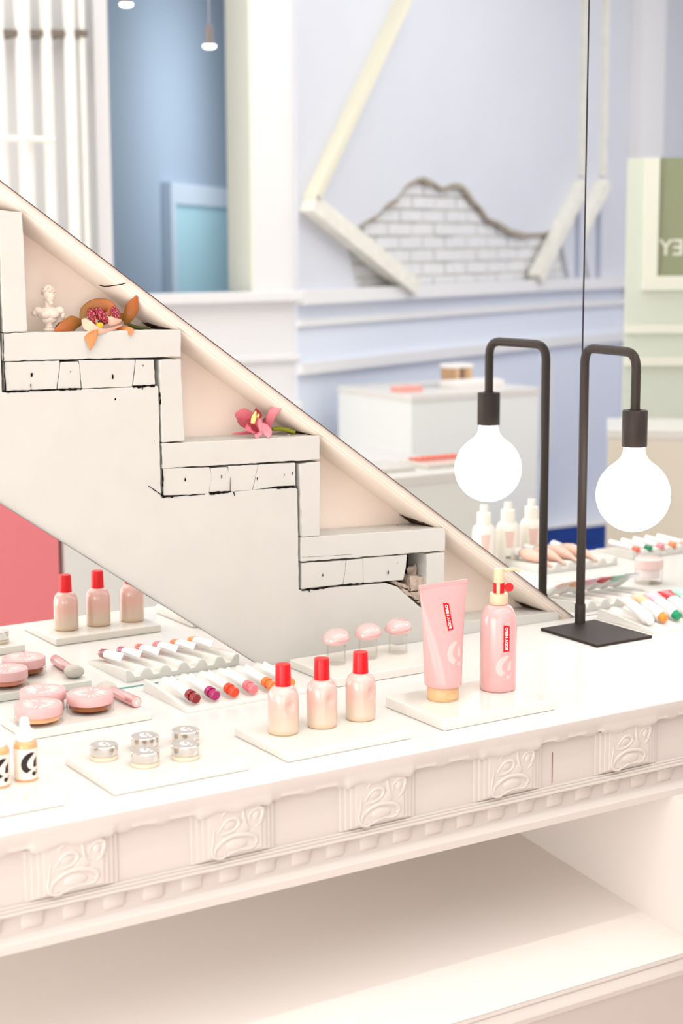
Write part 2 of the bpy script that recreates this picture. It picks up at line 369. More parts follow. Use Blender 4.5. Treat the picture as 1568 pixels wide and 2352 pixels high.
# pipes left of the opening
PIPE = mat('white_pipe_paint', S(250, 248, 242), .4, .4, noise=.05, nscale=15)
DKB = mat('dark_bracket', S(120, 110, 100), .6)
for i, (u, w) in enumerate(((8, 24), (62, 34), (115, 26), (168, 26), (196, 14))):
    x, _ = onA(u, 400, YA+.12); r = w/FPX*6.6/2*1.05
    p = link('standpipe', tube([(x, YA+.12, LEDGE-.3), (x, YA+.12, CEIL)], r, 14), PIPE, wa, smooth=60)
    if i < 4:
        _, zc = onA(u, 76, YA+.12); link('bracket', box(x+r*.6, x+r+.045, YA+.01, YA+.14, zc-.012, zc+.012), DKB, wa)
x0, zc = onA(-20, 320, YA+.1); x1, _ = onA(105, 320, YA+.1)
link('cross_pipe', tube([(x0, YA+.18, zc), (x1, YA+.18, zc)], .012, 10), PIPE, wa, smooth=60)
x0, _ = onA(206, 300); link('post', box(x0, oxl, YA, YA+.06, LEDGE-.3, CEIL), WALLW, wa)

# ------------------------------------------------------------------ mirrors
SEAM = 1.9400
def mline(x): return .7526-.7155*(x-.8812)       # the mirror's sloping cut along the stairs
def sline(x): return .0015-.704*(x-1.2883)       # the lower cut, along the soffit
def mirror(poly, label, rot=0, org=(0, 0, 0)):
    root = thing('wall_mirror', label, 'mirror', org, rot)
    bm = prism([(x-org[0], z) for x, z in poly], 0, .006); bm.faces.ensure_lookup_table()
    for i, f in enumerate(bm.faces): f.material_index = 0 if i == 0 else 1
    link('mirror_glass', bm, [MIRROR, EDGE], root)
    return root
xs = .55
mirror([(xs, mline(xs)), (1.9318, mline(1.9318)), (SEAM-.0035, .001), (SEAM-.0035, 2.0), (xs, 2.0)], 'large wall mirror above the sloping stair string, up to the dark seam')
mirror([(SEAM, .001), (4.2, .001), (4.2, 2.0), (SEAM, 2.0)], 'wall mirror panel on the other side of the dark seam, behind the lamp bulb', math.radians(-.5), (SEAM, 0, 0))
m3 = mirror([(xs, .0025), (1.2845, .0025), (xs, sline(xs))], 'low wall mirror under the stair soffit, behind the pink compacts')
link('glass_edge', box(xs, 1.284, 0, .006, .0004, .0024), TEAL, m3)
struct(link('trim_1', box(SEAM-.0045, SEAM+.001, .001, .009, .001, 2.0), mat('seam_dark', S(48, 40, 42), .5)))

# ------------------------------------------------------------------ staircase
st = thing('staircase', 'cut-open cream painted wooden staircase descending along the mirror wall', 'staircase', (1.3, .03, 0))
def sp(o): o.parent = st; o.matrix_parent_inverse = Matrix.Translation((-1.3, -.03, 0)); return o
rs = random.Random(3)
J = .0006
stringer = [(.55, .70), (.8752, .70), (.8752, .4572), (.93, .4562), (1.0, .4552), (1.1192, .4545), (1.1207, .4490), (1.1210, .2862), (1.18, .2858), (1.3560, .2822), (1.3606, .2780), (1.3620, .1146), (1.44, .1118), (1.530, .1075), (1.553, .0985), (1.575, .079), (1.600, .058), (1.625, .03), (1.66, .006), (1.66, -.004), (1.294, -.004), (.55, sline(.55))]
STR = sp(link('stringer', prism(stringer, .0045, .034, None, .0004, .01, rs), CREAM, bevel=.0012))
# hollow behind the face, its wood lining coloured dark to stand for shadow
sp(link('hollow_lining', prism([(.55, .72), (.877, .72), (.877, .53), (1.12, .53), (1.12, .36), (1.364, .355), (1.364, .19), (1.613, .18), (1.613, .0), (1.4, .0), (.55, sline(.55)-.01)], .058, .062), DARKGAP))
# back panel of the recesses
sp(link('back_panel', prism([(.55, 1.0), (1.95, -.003), (1.6, -.003), (.55, .6)], .070, .085), CREAM_DEEP))
treads = [
    ([(.8790, .5405), (.905, .5402), (1.03, .5388), (1.1590, .5368), (1.1598, .530), (1.1590, .4962), (1.05, .4985), (.95, .5002), (.8778, .5012)], 'tread'),
    ([(1.1235, .3675), (1.25, .3650), (1.4020, .3618), (1.4028, .352), (1.4022, .3228), (1.3, .3255), (1.1240, .3295)], 'tread'),
    ([(1.3660, .2005), (1.5, .1955), (1.6485, .1896), (1.6496, .18), (1.6490, .1500), (1.5, .1555), (1.3655, .1610)], 'tread'),
    ([(1.600, .0275), (1.75, .0205), (1.8975, .0140), (1.8985, .006), (1.8985, -.004), (1.600, -.004)], 'tread')]
for P, n in treads: sp(link(n, prism(P, .004, .069, None, J, .008, rs), CREAM, bevel=.0015))
risers = [[(.8785, .712), (.9140, .709), (.9158, .60), (.9156, .5418), (.8795, .5412)],
          [(1.1225, .4928), (1.1583, .4930), (1.1605, .43), (1.1622, .3690), (1.1240, .3688)],
          [(1.3642, .3188), (1.4022, .3200), (1.4018, .25), (1.4012, .2000), (1.3660, .2012)],
          [(1.6105, .1482), (1.6480, .1472), (1.6482, .09), (1.6485, .0265), (1.6105, .0285)]]
for P in risers: sp(link('riser', prism(P, .0035, .069, None, J, .008, rs), CREAM, bevel=.0015))
# wedge blocks let in under the treads (pixel corners of the photograph)
def X(u, v): p = at(u, v, 'y', .005); return (p.x, p.z)
def crop(sc, ox, oy): return lambda u, v: X(ox+u/sc, oy+v/sc)
c3 = crop(3.0154, 0, 600); c4 = crop(3.0154, 330, 880); c5 = crop(2.4123, 650, 1100)
blocks = [
    [c3(36, 699), c3(414, 688), c3(416, 720), c3(394, 886), c3(42, 898)],
    [c3(422, 700), c3(542, 694), c3(553, 720), c3(563, 880), c3(400, 884)],
    [c3(549, 686), c3(934, 682), c3(936, 700), c3(918, 868), c3(700, 878), c3(570, 882)],
    [c3(943, 682), c3(1066, 682), c3(1076, 850), c3(1066, 858), c3(924, 862)],
    [c4(134, 592), c4(456, 582), c4(470, 640), c4(452, 762), c4(300, 774), c4(138, 778)],
    [c4(466, 588), c4(582, 582), c4(594, 640), c4(597, 750), c4(455, 756)],
    [c4(588, 574), c4(794, 566), c4(775, 650), c4(754, 742), c4(601, 752)],
    [c4(797, 566), c4(936, 556), c4(1050, 552), c4(1053, 710), c4(918, 716), c4(758, 742)],
    [c5(103, 467), c5(350, 452), c5(347, 500), c5(332, 586), c5(104, 612)],
    [c5(353, 452), c5(442, 442), c5(444, 578), c5(336, 586)],
    [c5(444, 440), c5(688, 420), c5(682, 490), c5(668, 560), c5(530, 572), c5(446, 577)]]
for P in blocks: sp(link('wedge_block', prism(P, .0052+rs.uniform(-.0004, .0008), .036, None, .0004, .006, rs), CREAM, bevel=.0009))
# splintered corner by the lowest visible riser
bm = bmesh.new()
for k in range(16):
    u, v = rs.uniform(690, 740), rs.uniform(490, 640)
    p = at(650+u/2.4123, 1100+v/2.4123, 'y', .03); L = rs.uniform(.006, .014)
    _ell(p, L*.6, 7, 5, bm, (rs.uniform(.5, 1), .6, rs.uniform(.5, 1.2)))
for v in bm.verts: v.co += Vector((rs.uniform(-1, 1), rs.uniform(-1, 1), rs.uniform(-1, 1)))*.0012
sp(link('splintered_core', bm, RAW))
bm = bmesh.new()
for pts in ([(600, 575), (640, 570), (716, 600), (722, 620)], [(640, 585), (700, 620), (735, 660), (700, 650)], [(720, 545), (795, 545), (800, 690), (760, 690), (712, 625)]):
    P = [c5(u, v) for u, v in pts]; prism(P, .012, .04, bm, .001, .004, rs)
sp(link('splinter', bm, RAW))
# sloping string moulding between mirror and recesses
d = Vector((.8133, 0, -.5819)); nrm = Vector((-.5819, 0, -.8133))
prof = [(0, .0062), (.0075, .0062), (.0085, .0088), (.0118, .0088), (.0124, .0112)]
for k in range(1, 11):
    t = math.pi/2*k/10; prof.append((.0124+.0120*math.sin(t), .0112+.0588*(1-math.cos(t))))
prof += [(.0244, .074), (0, .074)]
ringset = []
for i in range(41):
    x = .60+(1.94-.60)*i/40; o = Vector((x, 0, mline(x)))
    ringset.append([o+nrm*p+Vector((0, y, 0)) for p, y in prof])
sp(link('string_moulding', loft(ringset), mat('peach_string_paint', S(240, 226, 212), .4, .4, bump=.15, bscale=40, noise=.03, nscale=12), smooth=35))
# cracks, holes and worn edges: dark grooves and pits with a shape of their own
def crackline(pts, w, y=.0036):
    n = len(pts); cb = bmesh.new(); w *= 1.5
    for i in range(n-1):
        a, b = Vector(pts[i]), Vector(pts[i+1]); k = max(2, int((b-a).length/.004)); dd = (b-a).normalized(); pn = Vector((-dd.y, dd.x)); last = None
        for q in range(k+1):
            p = a.lerp(b, q/k)+pn*rs.uniform(-.3, .3)*w; w1 = w*rs.uniform(.25, 1)
            cur = [cb.verts.new((z[0], y, z[1])) for z in (p+pn*w1, p-pn*w1)]
            if last: cb.faces.new((last[0], last[1], cur[1], cur[0]))
            last = cur
    sp(link('crack', cb, CRACK))
def pit(c, w, h, y=.0040):
    cb = bmesh.new(); P = [(c[0]+w*math.cos(t)*rs.uniform(.6, 1), c[1]+h*math.sin(t)*rs.uniform(.7, 1)) for t in [k*math.pi/4 for k in range(8)]]
    cb.faces.new([cb.verts.new((x, y, z)) for x, z in P]); sp(link('nail_hole', cb, CRACK))
for u, v, w, h, c in ((218, 786, 9, 15, c3), (487, 764, 4, 7, c3), (779, 800, 6, 19, c3), (989, 722, 4, 6, c3), (797, 956, 7, 8, c3), (1066, 1245, 4, 4, c3),
                      (285, 667, 7, 14, c4), (538, 647, 5, 15, c4), (784, 662, 5, 12, c4), (1027, 625, 4, 16, c4), (973, 636, 4, 7, c4),
                      (218, 532, 5, 10, c5), (580, 518, 5, 14, c5), (632, 464, 3, 3, c5), (848, 462, 3, 8, c5), (866, 562, 3, 4, c5)):
    k = 3.0154 if c is not c5 else 2.4123
    pit(c(u, v), w/k/1400, h/k/1400)
for a, b, w in (((22, 500), (22, 690), .0006), ((28, 700), (36, 905), .0009), ((36, 905), (200, 900), .0009), ((212, 850), (214, 900), .0008), ((215, 897), (380, 892), .0006), ((400, 888), (560, 884), .0012), ((920, 870), (1070, 862), .0016), ((980, 872), (984, 888), .0008), ((1104, 905), (1108, 990), .0010)):
    crackline([c3(*a), c3(*b)], w)
for a, b, w in (((128, 595), (130, 780), .0010), ((126, 790), (200, 786), .0014), ((200, 784), (420, 768), .0007), ((452, 764), (597, 752), .0016), ((597, 650), (598, 752), .0006), ((620, 756), (628, 778), .0009), ((860, 728), (915, 720), .0006), ((918, 724), (1060, 718), .0018), ((30, 712), (130, 780), .0007), ((118, 430), (124, 560), .0005), ((1088, 780), (1088, 1070), .0002), ((1090, 1434), (1250, 1418), .0012), ((1250, 1415), (1390, 1400), .0008), ((1385, 1398), (1520, 1388), .0014), ((1130, 1420), (1150, 1450), .0006), ((1092, 1206), (1440, 1186), .00015)):
    crackline([c4(*a), c4(*b)], w)
for a, b, w in (((710, 628), (760, 625), .0007), ((735, 678), (765, 676), .0007), ((560, 575), (690, 640), .0003)):
    crackline([c5(*a), c5(*b)], w, .0115)
# crumbled ends of the moulding, dark patches also painting corner shadow, with plaster crumbs
def onmould(x, t, lift=.0008):
    p, y = .0124+.0120*math.sin(t*math.pi/2), .0112+.0588*(1-math.cos(t*math.pi/2)); o = Vector((x, 0, mline(x)))
    return o+nrm*(p+lift)+Vector((0, y-lift, 0))
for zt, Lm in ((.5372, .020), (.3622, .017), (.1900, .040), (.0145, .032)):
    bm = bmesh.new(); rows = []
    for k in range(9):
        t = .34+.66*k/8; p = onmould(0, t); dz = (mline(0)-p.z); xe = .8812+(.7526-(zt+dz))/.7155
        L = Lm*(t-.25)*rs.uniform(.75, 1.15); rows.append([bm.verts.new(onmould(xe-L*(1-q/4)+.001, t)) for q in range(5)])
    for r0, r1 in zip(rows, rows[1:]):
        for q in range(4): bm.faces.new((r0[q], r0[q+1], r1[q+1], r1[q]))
    sp(link('crumbled_shadow', bm, mat('crumbled_shadow_brown', S(84, 60, 46), .95, .1, noise=.6, nscale=160, bump=.8, bscale=200)))
    bm = bmesh.new(); xe = .8812+(.7526-zt)/.7155-.05
    for k in range(12):
        r = rs.uniform(.0008, .0022); _ell((xe+rs.uniform(-.045, .030), rs.uniform(.018, .062), zt+r*.4), r, 6, 4, bm, (rs.uniform(.8, 1.8), 1, .7))
    o = sp(link('plaster_crumbs', bm, RAW)); o['kind'] = 'stuff'
# crack across the moulding at the top recess
bm = bmesh.new()
P = [(228, 655), (240, 658), (252, 657), (266, 655), (280, 653), (289, 650)]
for a, b in zip(P, P[1:]):
    dep = lambda u: .052-.040*(u-228)/61
    q = [at(a[0], a[1]-1.2, 'y', dep(a[0])-.0125), at(a[0], a[1]+1.0, 'y', dep(a[0])-.0125), at(b[0], b[1]+1.3, 'y', dep(b[0])-.0125), at(b[0], b[1]-1.0, 'y', dep(b[0])-.0125)]
    bm.faces.new([bm.verts.new(p) for p in q])
sp(link('moulding_crack', bm, CRACK))

# ------------------------------------------------------------------ counter
CX0, CX1 = .2, 3.3
ct = thing('display_counter', 'long white shop counter with a carved pinkish front moulding', 'counter', (1.3, -.25, FLOOR))
def cp(o): o.parent = ct; o.matrix_parent_inverse = Matrix.Translation((-1.3, .25, -FLOOR)); return o
cp(link('countertop', box(CX0, CX1, -.5015, .003, -.0035, 0), TOPM, bevel=.0008))
LP, LX = .2165, .7495                              # carved panels: period and first centre
def wave(x):
    t = ((x-LX)/LP+.5) % 1.0 - .5                  # -.5 .. .5, 0 at a carved panel
    blk = 1 if abs(t) < .24 else 0
    return -.0285-.0020*math.sin(2*math.pi*((x-LX)/.052)) - (.0028 if blk else -.0012)
bm = bmesh.new(); N = 620; rows = []
for i in range(N+1):
    x = .2+(2.3-.2)*i/N; t = ((x-LX)/LP+.5) % 1.0 - .5
    out = .0022*max(0, min(1, (.26-abs(t))/.03)); zb = wave(x)
    ys_ = [(-.502, -.0030), (-.502, -.0150), (-.5005-out*.4, -.0175), (-.501-out, -.024), (-.4995-out, zb+.003), (-.4975-out, zb), (-.486, zb+.002), (-.486, -.0030)]
    rows.append([(x, y, z) for y, z in ys_])
cp(link('cornice', loft(rows), COUNTER, smooth=50))
cp(link('frieze', box(.2, 2.3, -.490, -.47, -.146, -.0035), COUNTER))
bm = box(.2, 2.3, -.4945, -.47, -.0955, -.0925); box(.2, 2.3, -.4975, -.47, -.0990, -.0953, bm); box(.2, 2.3, -.5005, -.47, -.1025, -.0988, bm)
cp(link('sill', bm, COUNTER, bevel=.0008))
# bottom moulding, a swept profile
pr = [(-.486, -.120), (-.4875, -.126), (-.492, -.1305), (-.4985, -.1335), (-.5015, -.1365), (-.502, -.1465), (-.47, -.1465), (-.47, -.120)]
cp(link('bottom_moulding', loft([[(x, y, z) for y, z in pr] for x in (.2, 2.3)]), COUNTER, smooth=40))
# dentil brackets with an S profile
def bracket_bm(x):
    c = []
    for k in range(13):
        t = k/12; y = -.5005+.0150*(t+.17*math.sin(2*math.pi*t)); c.append((y, -.1027-.0275*t))
    rows = []
    for xo, ins in ((-.0135, 0), (-.012, .0), (.012, .0), (.0135, 0)):
        rows.append([(x+xo, y+(0.0008 if abs(xo) > .013 else 0), z) for y, z in c]+[(x+xo, -.48, -.1302), (x+xo, -.48, -.1027)])
    return loft(rows)
b0 = None
for k in range(-7, 29):
    x = .6979+.05235*k
    if b0 is None: b0 = cp(link('bracket', bracket_bm(0), COUNTER, smooth=40)); b0.location.x = x
    else:
        o = b0.copy(); COL.objects.link(o); o.location.x = x
# carved leaf panels
def curl(pts, r, bm):                              # a raised rounded ridge along a path, ends tapered
    n = len(pts); q = []
    for i in range(n-1):
        a, b = Vector(pts[i]), Vector(pts[i+1])
        for k in range(4): q.append(a.lerp(b, k/4))
    q.append(Vector(pts[-1])); rr = [r*1.25*(.5+.55*math.sin(math.pi*min(1, max(0, (i+.6)/(len(q))))) ) for i in range(len(q))]
    for _ in range(3):
        q = [q[0]]+[(q[i-1]+q[i]*2+q[i+1])/4 for i in range(1, len(q)-1)]+[q[-1]]
    return tube([(p.x, 0, p.y) for p in q], rr, 8, bm)
def leafpts(L): return [((x-525)/3.0154*.000595*1.18, (735-y)/3.0154*.000595) for x, y in L]
leaf = bmesh.new()
for L, r in (([(395, 650), (385, 750), (370, 830), (390, 880), (440, 890), (460, 870), (435, 850)], .0019),
             ([(410, 720), (430, 690), (470, 640), (530, 640), (545, 680), (510, 720), (450, 735), (415, 730)], .0022),
             ([(400, 830), (430, 780), (500, 750), (590, 760), (645, 790), (650, 830), (625, 835)], .0026),
             ([(440, 890), (500, 860), (560, 850), (600, 865), (640, 850), (655, 800)], .0020),
             ([(565, 580), (570, 650), (580, 700), (610, 720)], .0022),
             ([(600, 680), (605, 630), (650, 600), (690, 610), (685, 660), (660, 690), (640, 670)], .0021),
             ([(640, 730), (680, 690), (690, 640)], .0018),
             ([(430, 640), (450, 590), (520, 570), (560, 580)], .0018), ([(410, 880), (385, 860), (400, 800), (450, 760)], .0018)):
    curl(leafpts(L), r, leaf)
cup = bmesh.new()
_ell((leafpts([(525, 815)])[0][0], .001, leafpts([(525, 815)])[0][1]), .011, 16, 8, cup, (1.5, .28, .75))
_ell((leafpts([(480, 680)])[0][0], .001, leafpts([(480, 680)])[0][1]), .008, 14, 8, cup, (1.2, .3, .8))
_ell((leafpts([(645, 650)])[0][0], .001, leafpts([(645, 650)])[0][1]), .007, 14, 8, cup, (.8, .35, 1.0))
_ell((leafpts([(560, 720)])[0][0], .002, leafpts([(560, 720)])[0][1]), .012, 14, 8, cup, (1.2, .3, .8))
first = None
for k in range(-2, 7):
    xc = LX+LP*k
    if first is None:
        bm = bmesh.new()
        for hw, y, zb in ((.0590, -.4925, -.0925), (.0520, -.4950, -.0905), (.0450, -.4972, -.0885), (.0380, -.4990, -.0865)): box(-hw, hw, y, -.47, zb, -.0290, bm)
        first = cp(link('carved_panel', bm, COUNTER, bevel=.0007)); first.location.x = xc
        a = link('leaf_scroll', leaf, COUNTER, first, (.002, -.4979, -.0590), smooth=80)
        b = link('leaf_cup', cup, COUNTER, first, (.002, -.4990, -.0590), smooth=80)
    else:
        o = first.copy(); COL.objects.link(o); o.location.x = xc
        for chd in (a, b):
            c = chd.copy(); COL.objects.link(c); c.parent = o
cp(link('joint_crack', box(1.4790, 1.4796, -.4908, -.489, -.090, -.045), mat('joint_brown', S(120, 80, 60), .8)))
# knee space: sloping lower deck, side panel, apron
cp(link('lower_deck', loft([[(x, y, z) for y, z in ((-.567, -.3600), (.09, -.2890), (.09, -.33), (-.56, -.40))] for x in (CX0, 1.70)]), DECKM))
pr = [(-.567, -.3600), (-.570, -.3605), (-.5715, -.364), (-.5705, -.367), (-.580, -.370), (-.584, -.376), (-.583, -.384), (-.578, -.388), (-.575, -.392), (-.575, -.90), (-.54, -.90), (-.54, -.37)]
cp(link('deck_apron', loft([[(x, y, z) for y, z in pr] for x in (CX0, 1.70)]), COUNTER, smooth=40))
cp(link('bounce_back', box(CX0, 1.70, .0, .008, FLOOR, -.0345), DECKM))  # unseen pale back added to bounce light onto the deck
cp(link('bounce_lining', box(CX0, 1.70, -.4698, -.4660, -.1464, -.0036), DECKM)); cp(link('bounce_lining', box(CX0, 1.70, -.4658, .0038, -.0090, -.0036), DECKM))  # unseen linings added to throw light down on the deck
cp(link('side_panel', box(1.70, 1.73, -.62, .09, FLOOR, -.1466), mat('side_panel_paint', S(222, 215, 209), .5, .3)))

# unseen fill strip added under the counter to lift the dark deck
ls = thing('fill_strip', 'slim added fill light strip under the counter behind the carved front', 'light strip', (.80, -.30, -.0200))
link('housing', box(-.52, .52, -.012, .012, .0012, .0108), mat('fill_strip_housing', S(235, 235, 232), .5), ls)
link('diffuser', box(-.51, .51, -.010, .010, 0, .0011), mat('fill_strip_glow', (1, 1, 1, 1), .5, emit=(1, .95, .90, 1), es=.8), ls)
lamp('fill_strip_lamp', 'AREA', (.80, -.30, -.0215), (.80, -.30, -1), .18, (1, .97, .95), 1.0, .02)

# ------------------------------------------------------------------ trays
def tray(x0, x1, y0, y1, h, label):
    o = link('display_tray', box(-(x1-x0)/2, (x1-x0)/2, -(y1-y0)/2, (y1-y0)/2, 0, h), TRAYM, None, ((x0+x1)/2, (y0+y1)/2, .0002), bevel=.0016)
    return tag(o, label, 'tray', 'white stone trays on the counter')
TH = .0125
tray(1.323, 1.5195, -.4465, -.302, .0165, 'white stone tray under the pink tube and the pink pump bottle')
tray(1.0705, 1.2655, -.4510, -.3080, TH, 'white stone tray under the three red-capped bottles')
tray(.8255, 1.0130, -.4505, -.3000, TH, 'white stone tray under the five silver-lidded jars')
tray(.575, .7625, -.4495, -.3000, TH, 'white stone tray under the dropper bottles with black emblems')
tray(.8220, 1.0110, -.1745, -.0300, TH, 'white stone tray under the pink compacts and the brush')
tray(1.3235, 1.5180, -.1714, -.0282, .0135, 'white stone tray under the three pink cushions on clear stands')
def ridged(x0, n, pitch, y0, y1, label, z0=0):
    w = pitch*n+.006
    t = thing('ridged_tray', label, 'tray', (x0+w/2, (y0+y1)/2, .0002), 0, 'ridged white trays on the counter')
    D = (y1-y0)/2; bm = bmesh.new()
    rows = []; xs_ = [-w/2+w*i/(n*14) for i in range(n*14+1)]
    for y, base, amp in ((-D, .0035, .0), (-D+.003, .0050, .0), (-D+.020, .0056, .15), (0, .0066, .62), (D-.012, .0076, 1), (D-.002, .0078, 1), (D, .0068, .9)):
        top = []
        for x in xs_:                              # straight rods between the grooves, sinking towards the front
            q = (x+w/2-.003)/pitch; dx = (q-round(q))*pitch; top.append((x, y, base+amp*.0110*math.sqrt(max(0, 1-(dx/.0098)**2))))
        rows.append(top+[(w/2, y, 0), (-w/2, y, 0)])
    link('ridges', loft(rows), TRAYM, t, smooth=50)
    return t
ridged(1.0680, 6, .0318, -.1735, -.0300, 'ridged white tray holding the six coloured lip tubes')
ridged(1.9600, 6, .0318, -.1725, -.0280, 'ridged white tray holding the balm tubes beside the black lamp')

# ------------------------------------------------------------------ red capped bottles
SERUM = grad_mat('milky_pink_serum', [(0, S(220, 194, 166)), (.09, S(218, 190, 162)), (.13, S(214, 194, 174)), (.34, S(213, 185, 166)), (.55, S(220, 174, 160)), (1, S(225, 185, 177))], 0, .066)
def serum(loc, label):
    t = thing('serum_bottle', label, 'bottle', loc, 0, 'red-capped bottles of pink serum')
    R = .0210; prof = [(0, 0), (R*.86, 0), (R*.97, .0015), (R, .0045), (R, .046), (R*.985, .051), (R*.93, .0565), (R*.82, .0610), (R*.66, .0642), (R*.58, .0655), (R*.50, .066)]
    bm = lathe(prof, 56)
    bmesh.ops.subdivide_edges(bm, edges=[e for e in bm.edges if abs(e.verts[0].co.z-e.verts[1].co.z) > .012], cuts=14)
    dc = Vector((R*math.cos(math.radians(-88)), R*math.sin(math.radians(-88)), .042))     # thumb-sized dimple pressed into the glass
    for v in bm.verts:
        q = v.co-dc; q.z *= .8; dd = q.length
        if dd < .011: v.co -= Vector((dc.x, dc.y, 0)).normalized()*.0058*(math.cos(dd/.011*math.pi)+1)/2
    link('glass_body', bm, SERUM, t, smooth=50)
    rc = .0103
    link('cap', lathe([(0, .0652), (rc*1.05, .0652), (rc*1.06, .067), (rc*.99, .094), (rc*.95, .0952), (0, .0955)], 40), RED, t, smooth=35)
    return t
s1 = serum((1.1142, -.3660, TH), 'red-capped pink bottle nearest the lip tubes, first of the three')
dup(s1, (1.1744, -.3675, TH), 'red-capped pink bottle in the middle of its white tray', .12)
dup(s1, (1.2379, -.3665, TH), 'red-capped pink bottle nearest the pink tube, last of the three', .30)

# ------------------------------------------------------------------ pink squeeze tube
TH2 = .0167
tz = thing('squeeze_tube', 'pink squeeze tube standing on its tan cap beside the pump bottle', 'tube', (1.3850, -.3570, TH2))
link('cap', lathe([(0, 0), (.0215, 0), (.0225, .001), (.0228, .004), (.0226, .0190), (.0215, .0205), (0, .0205)], 48), TAN, tz, smooth=40)
bm = lathe([(.0235, 0), (.0165, .0006), (0, .0008)], 24, caps=False)
for v in bm.verts: v.co = Vector((v.co.x*.34, v.co.y*.20, v.co.z))
thumb = link('thumb_rest', lathe([(0, 0), (.010, 0), (.009, .0010), (.006, .0004), (0, .0002)], 20), TAN, tz)
for v in thumb.data.vertices:
    x, y, z = v.co; a = math.radians(-92)+x/.0228; rr = .0226+z; v.co = (rr*math.cos(a), rr*math.sin(a), .0085+y*.5)
def tube_ab(z):                                    # half width and half depth of the tube at height z
    t = max(0, min(1, (z-.0215)/(.166-.0215))); return .0262+(.0415-.0262)*t, .0262*(1-t**1.25)+.0012
rings = []
for z in (.0205, .0222)+tuple(.0225+i*(.1655-.0225)/26 for i in range(1, 27)):
    a, b = tube_ab(z)
    if z < .0210: a, b = a*.95, b*.95
    rings.append([(a*math.copysign(abs(math.cos(q))**.92, math.cos(q)), b*math.sin(q), z) for q in [2*math.pi*k/64 for k in range(64)]])
link('body', loft(rings), PINK, tz, smooth=60)
link('crimp', box(-.0417, .0417, -.0016, .0016, .1650, .1708), PINK, tz, bevel=.0004)
bm = bmesh.new()
def on_tube(bm, cx, cz, rot=0, lift=.00025):
    c, s = math.cos(rot), math.sin(rot)
    for v in bm.verts:
        x, y = v.co.x*c-v.co.y*s+cx, v.co.x*s+v.co.y*c+cz
        a, b = tube_ab(y); cs = min(.99, abs(x)/a)**(1/.92); v.co = Vector((x, -b*math.sqrt(1-cs*cs)-lift, y))
    return bm
LW, LL = .0098, .0385
par = lambda: flat([[(-LW/2, -LL/2-.0004), (LW/2, -LL/2+.0002), (LW/2, LL/2-.0010), (-LW/2, LL/2+.0012)]])
lc = (.0010, .1225)
link('label', on_tube(dense(par(), .0025), *lc, math.radians(5)), LABELRED, tz)
def vtext(s, size, bold):
    bm = text_bm(s, size, bold, 1.0)
    for v in bm.verts: v.co = Vector((-v.co.y, v.co.x, 0))
    return bm
link('lettering', on_tube(vtext('BODY HERO', .0060, .00018), lc[0], lc[1], math.radians(5), .0006), WHITE, tz)
link('emblem', on_tube(dense(flat(logo_polys(.036)), .003), .0045, .0690, math.radians(3)), PALEPINK, tz)

# ------------------------------------------------------------------ pump bottle
pb = thing('pump_bottle', 'pink pump bottle with a red collar clip, beside the squeeze tube', 'bottle', (1.4838, -.3575, TH2))
RP = .0266
link('body', lathe([(0, 0), (RP*.90, 0), (RP*.975, .0015), (RP, .005), (RP, .098), (RP*.985, .105), (RP*.94, .1115), (RP*.86, .1178), (RP*.74, .1230), (RP*.62, .1258), (RP*.52, .1268), (.0112, .1275), (.0112, .129)], 64), PINK, pb, smooth=50)
link('collar', lathe([(0, .1280), (.0128, .1280), (.0133, .1290), (.0133, .1425), (.0128, .1437), (0, .1437)], 44), TANP, pb, smooth=40)
link('stem', lathe([(0, .1435), (.0071, .1435), (.0071, .160), (0, .160)], 32), TANP, pb, smooth=40)
clip = bmesh.new(); n = 36
rings = []
for k in range(n+1):
    a = math.radians(-128)+math.radians(14)+math.radians(318)*k/n
    rings.append([(r*math.cos(a), r*math.sin(a), z) for r, z in ((.0072, .1445), (.0082, .1445), (.0082, .1590), (.0072, .1590))])
link('clip', loft(rings), RED, pb, smooth=40)
td = Vector((.86, -.51, 0)).normalized()
bm = lathe([(0, -.0016), (.0060, -.0016), (.0066, -.0008), (.0066, .0008), (.0060, .0016), (0, .0016)], 28)
q = Vector((0, 0, 1)).rotation_difference(Vector((-.51, -.86, 0))).to_matrix()
for v in bm.verts: v.co = q @ v.co + td*.0150+Vector((0, 0, .1520))
link('clip_tab', bm, RED, pb, smooth=40)
bm = lathe([(0, .1595), (.0076, .1595), (.0078, .161), (.0076, .1780), (.0070, .1796), (0, .1802)], 32)
link('pump_head', bm, TANP, pb, smooth=40)
nd = Vector((.93, -.37, 0)).normalized()
pts = [nd*.003+Vector((0, 0, .1772)), nd*.012+Vector((0, 0, .1775)), nd*.022+Vector((0, 0, .1782)), nd*.0285+Vector((0, 0, .1768)), nd*.0315+Vector((0, 0, .1742))]
link('nozzle', tube(pts, [.0034, .0030, .0026, .0023, .0020], 14), TANP, pb, smooth=60)
ANG = math.radians(-101)
link('label', wrap_cyl(dense(par(), .002), RP, .0810, ANG), LABELRED, pb)
link('lettering', wrap_cyl(vtext('BODY HERO', .0060, .00018), RP, .0810, ANG, .0005), WHITE, pb)
link('emblem', wrap_cyl(dense(flat(logo_polys(.035)), .0025), RP, .0385, ANG-.14), PALEPINK, pb)
bm = text_bm('200 ml', .0028)
link('small_print', wrap_cyl(bm, RP, .0145, ANG-.1), PALEPINK, pb)

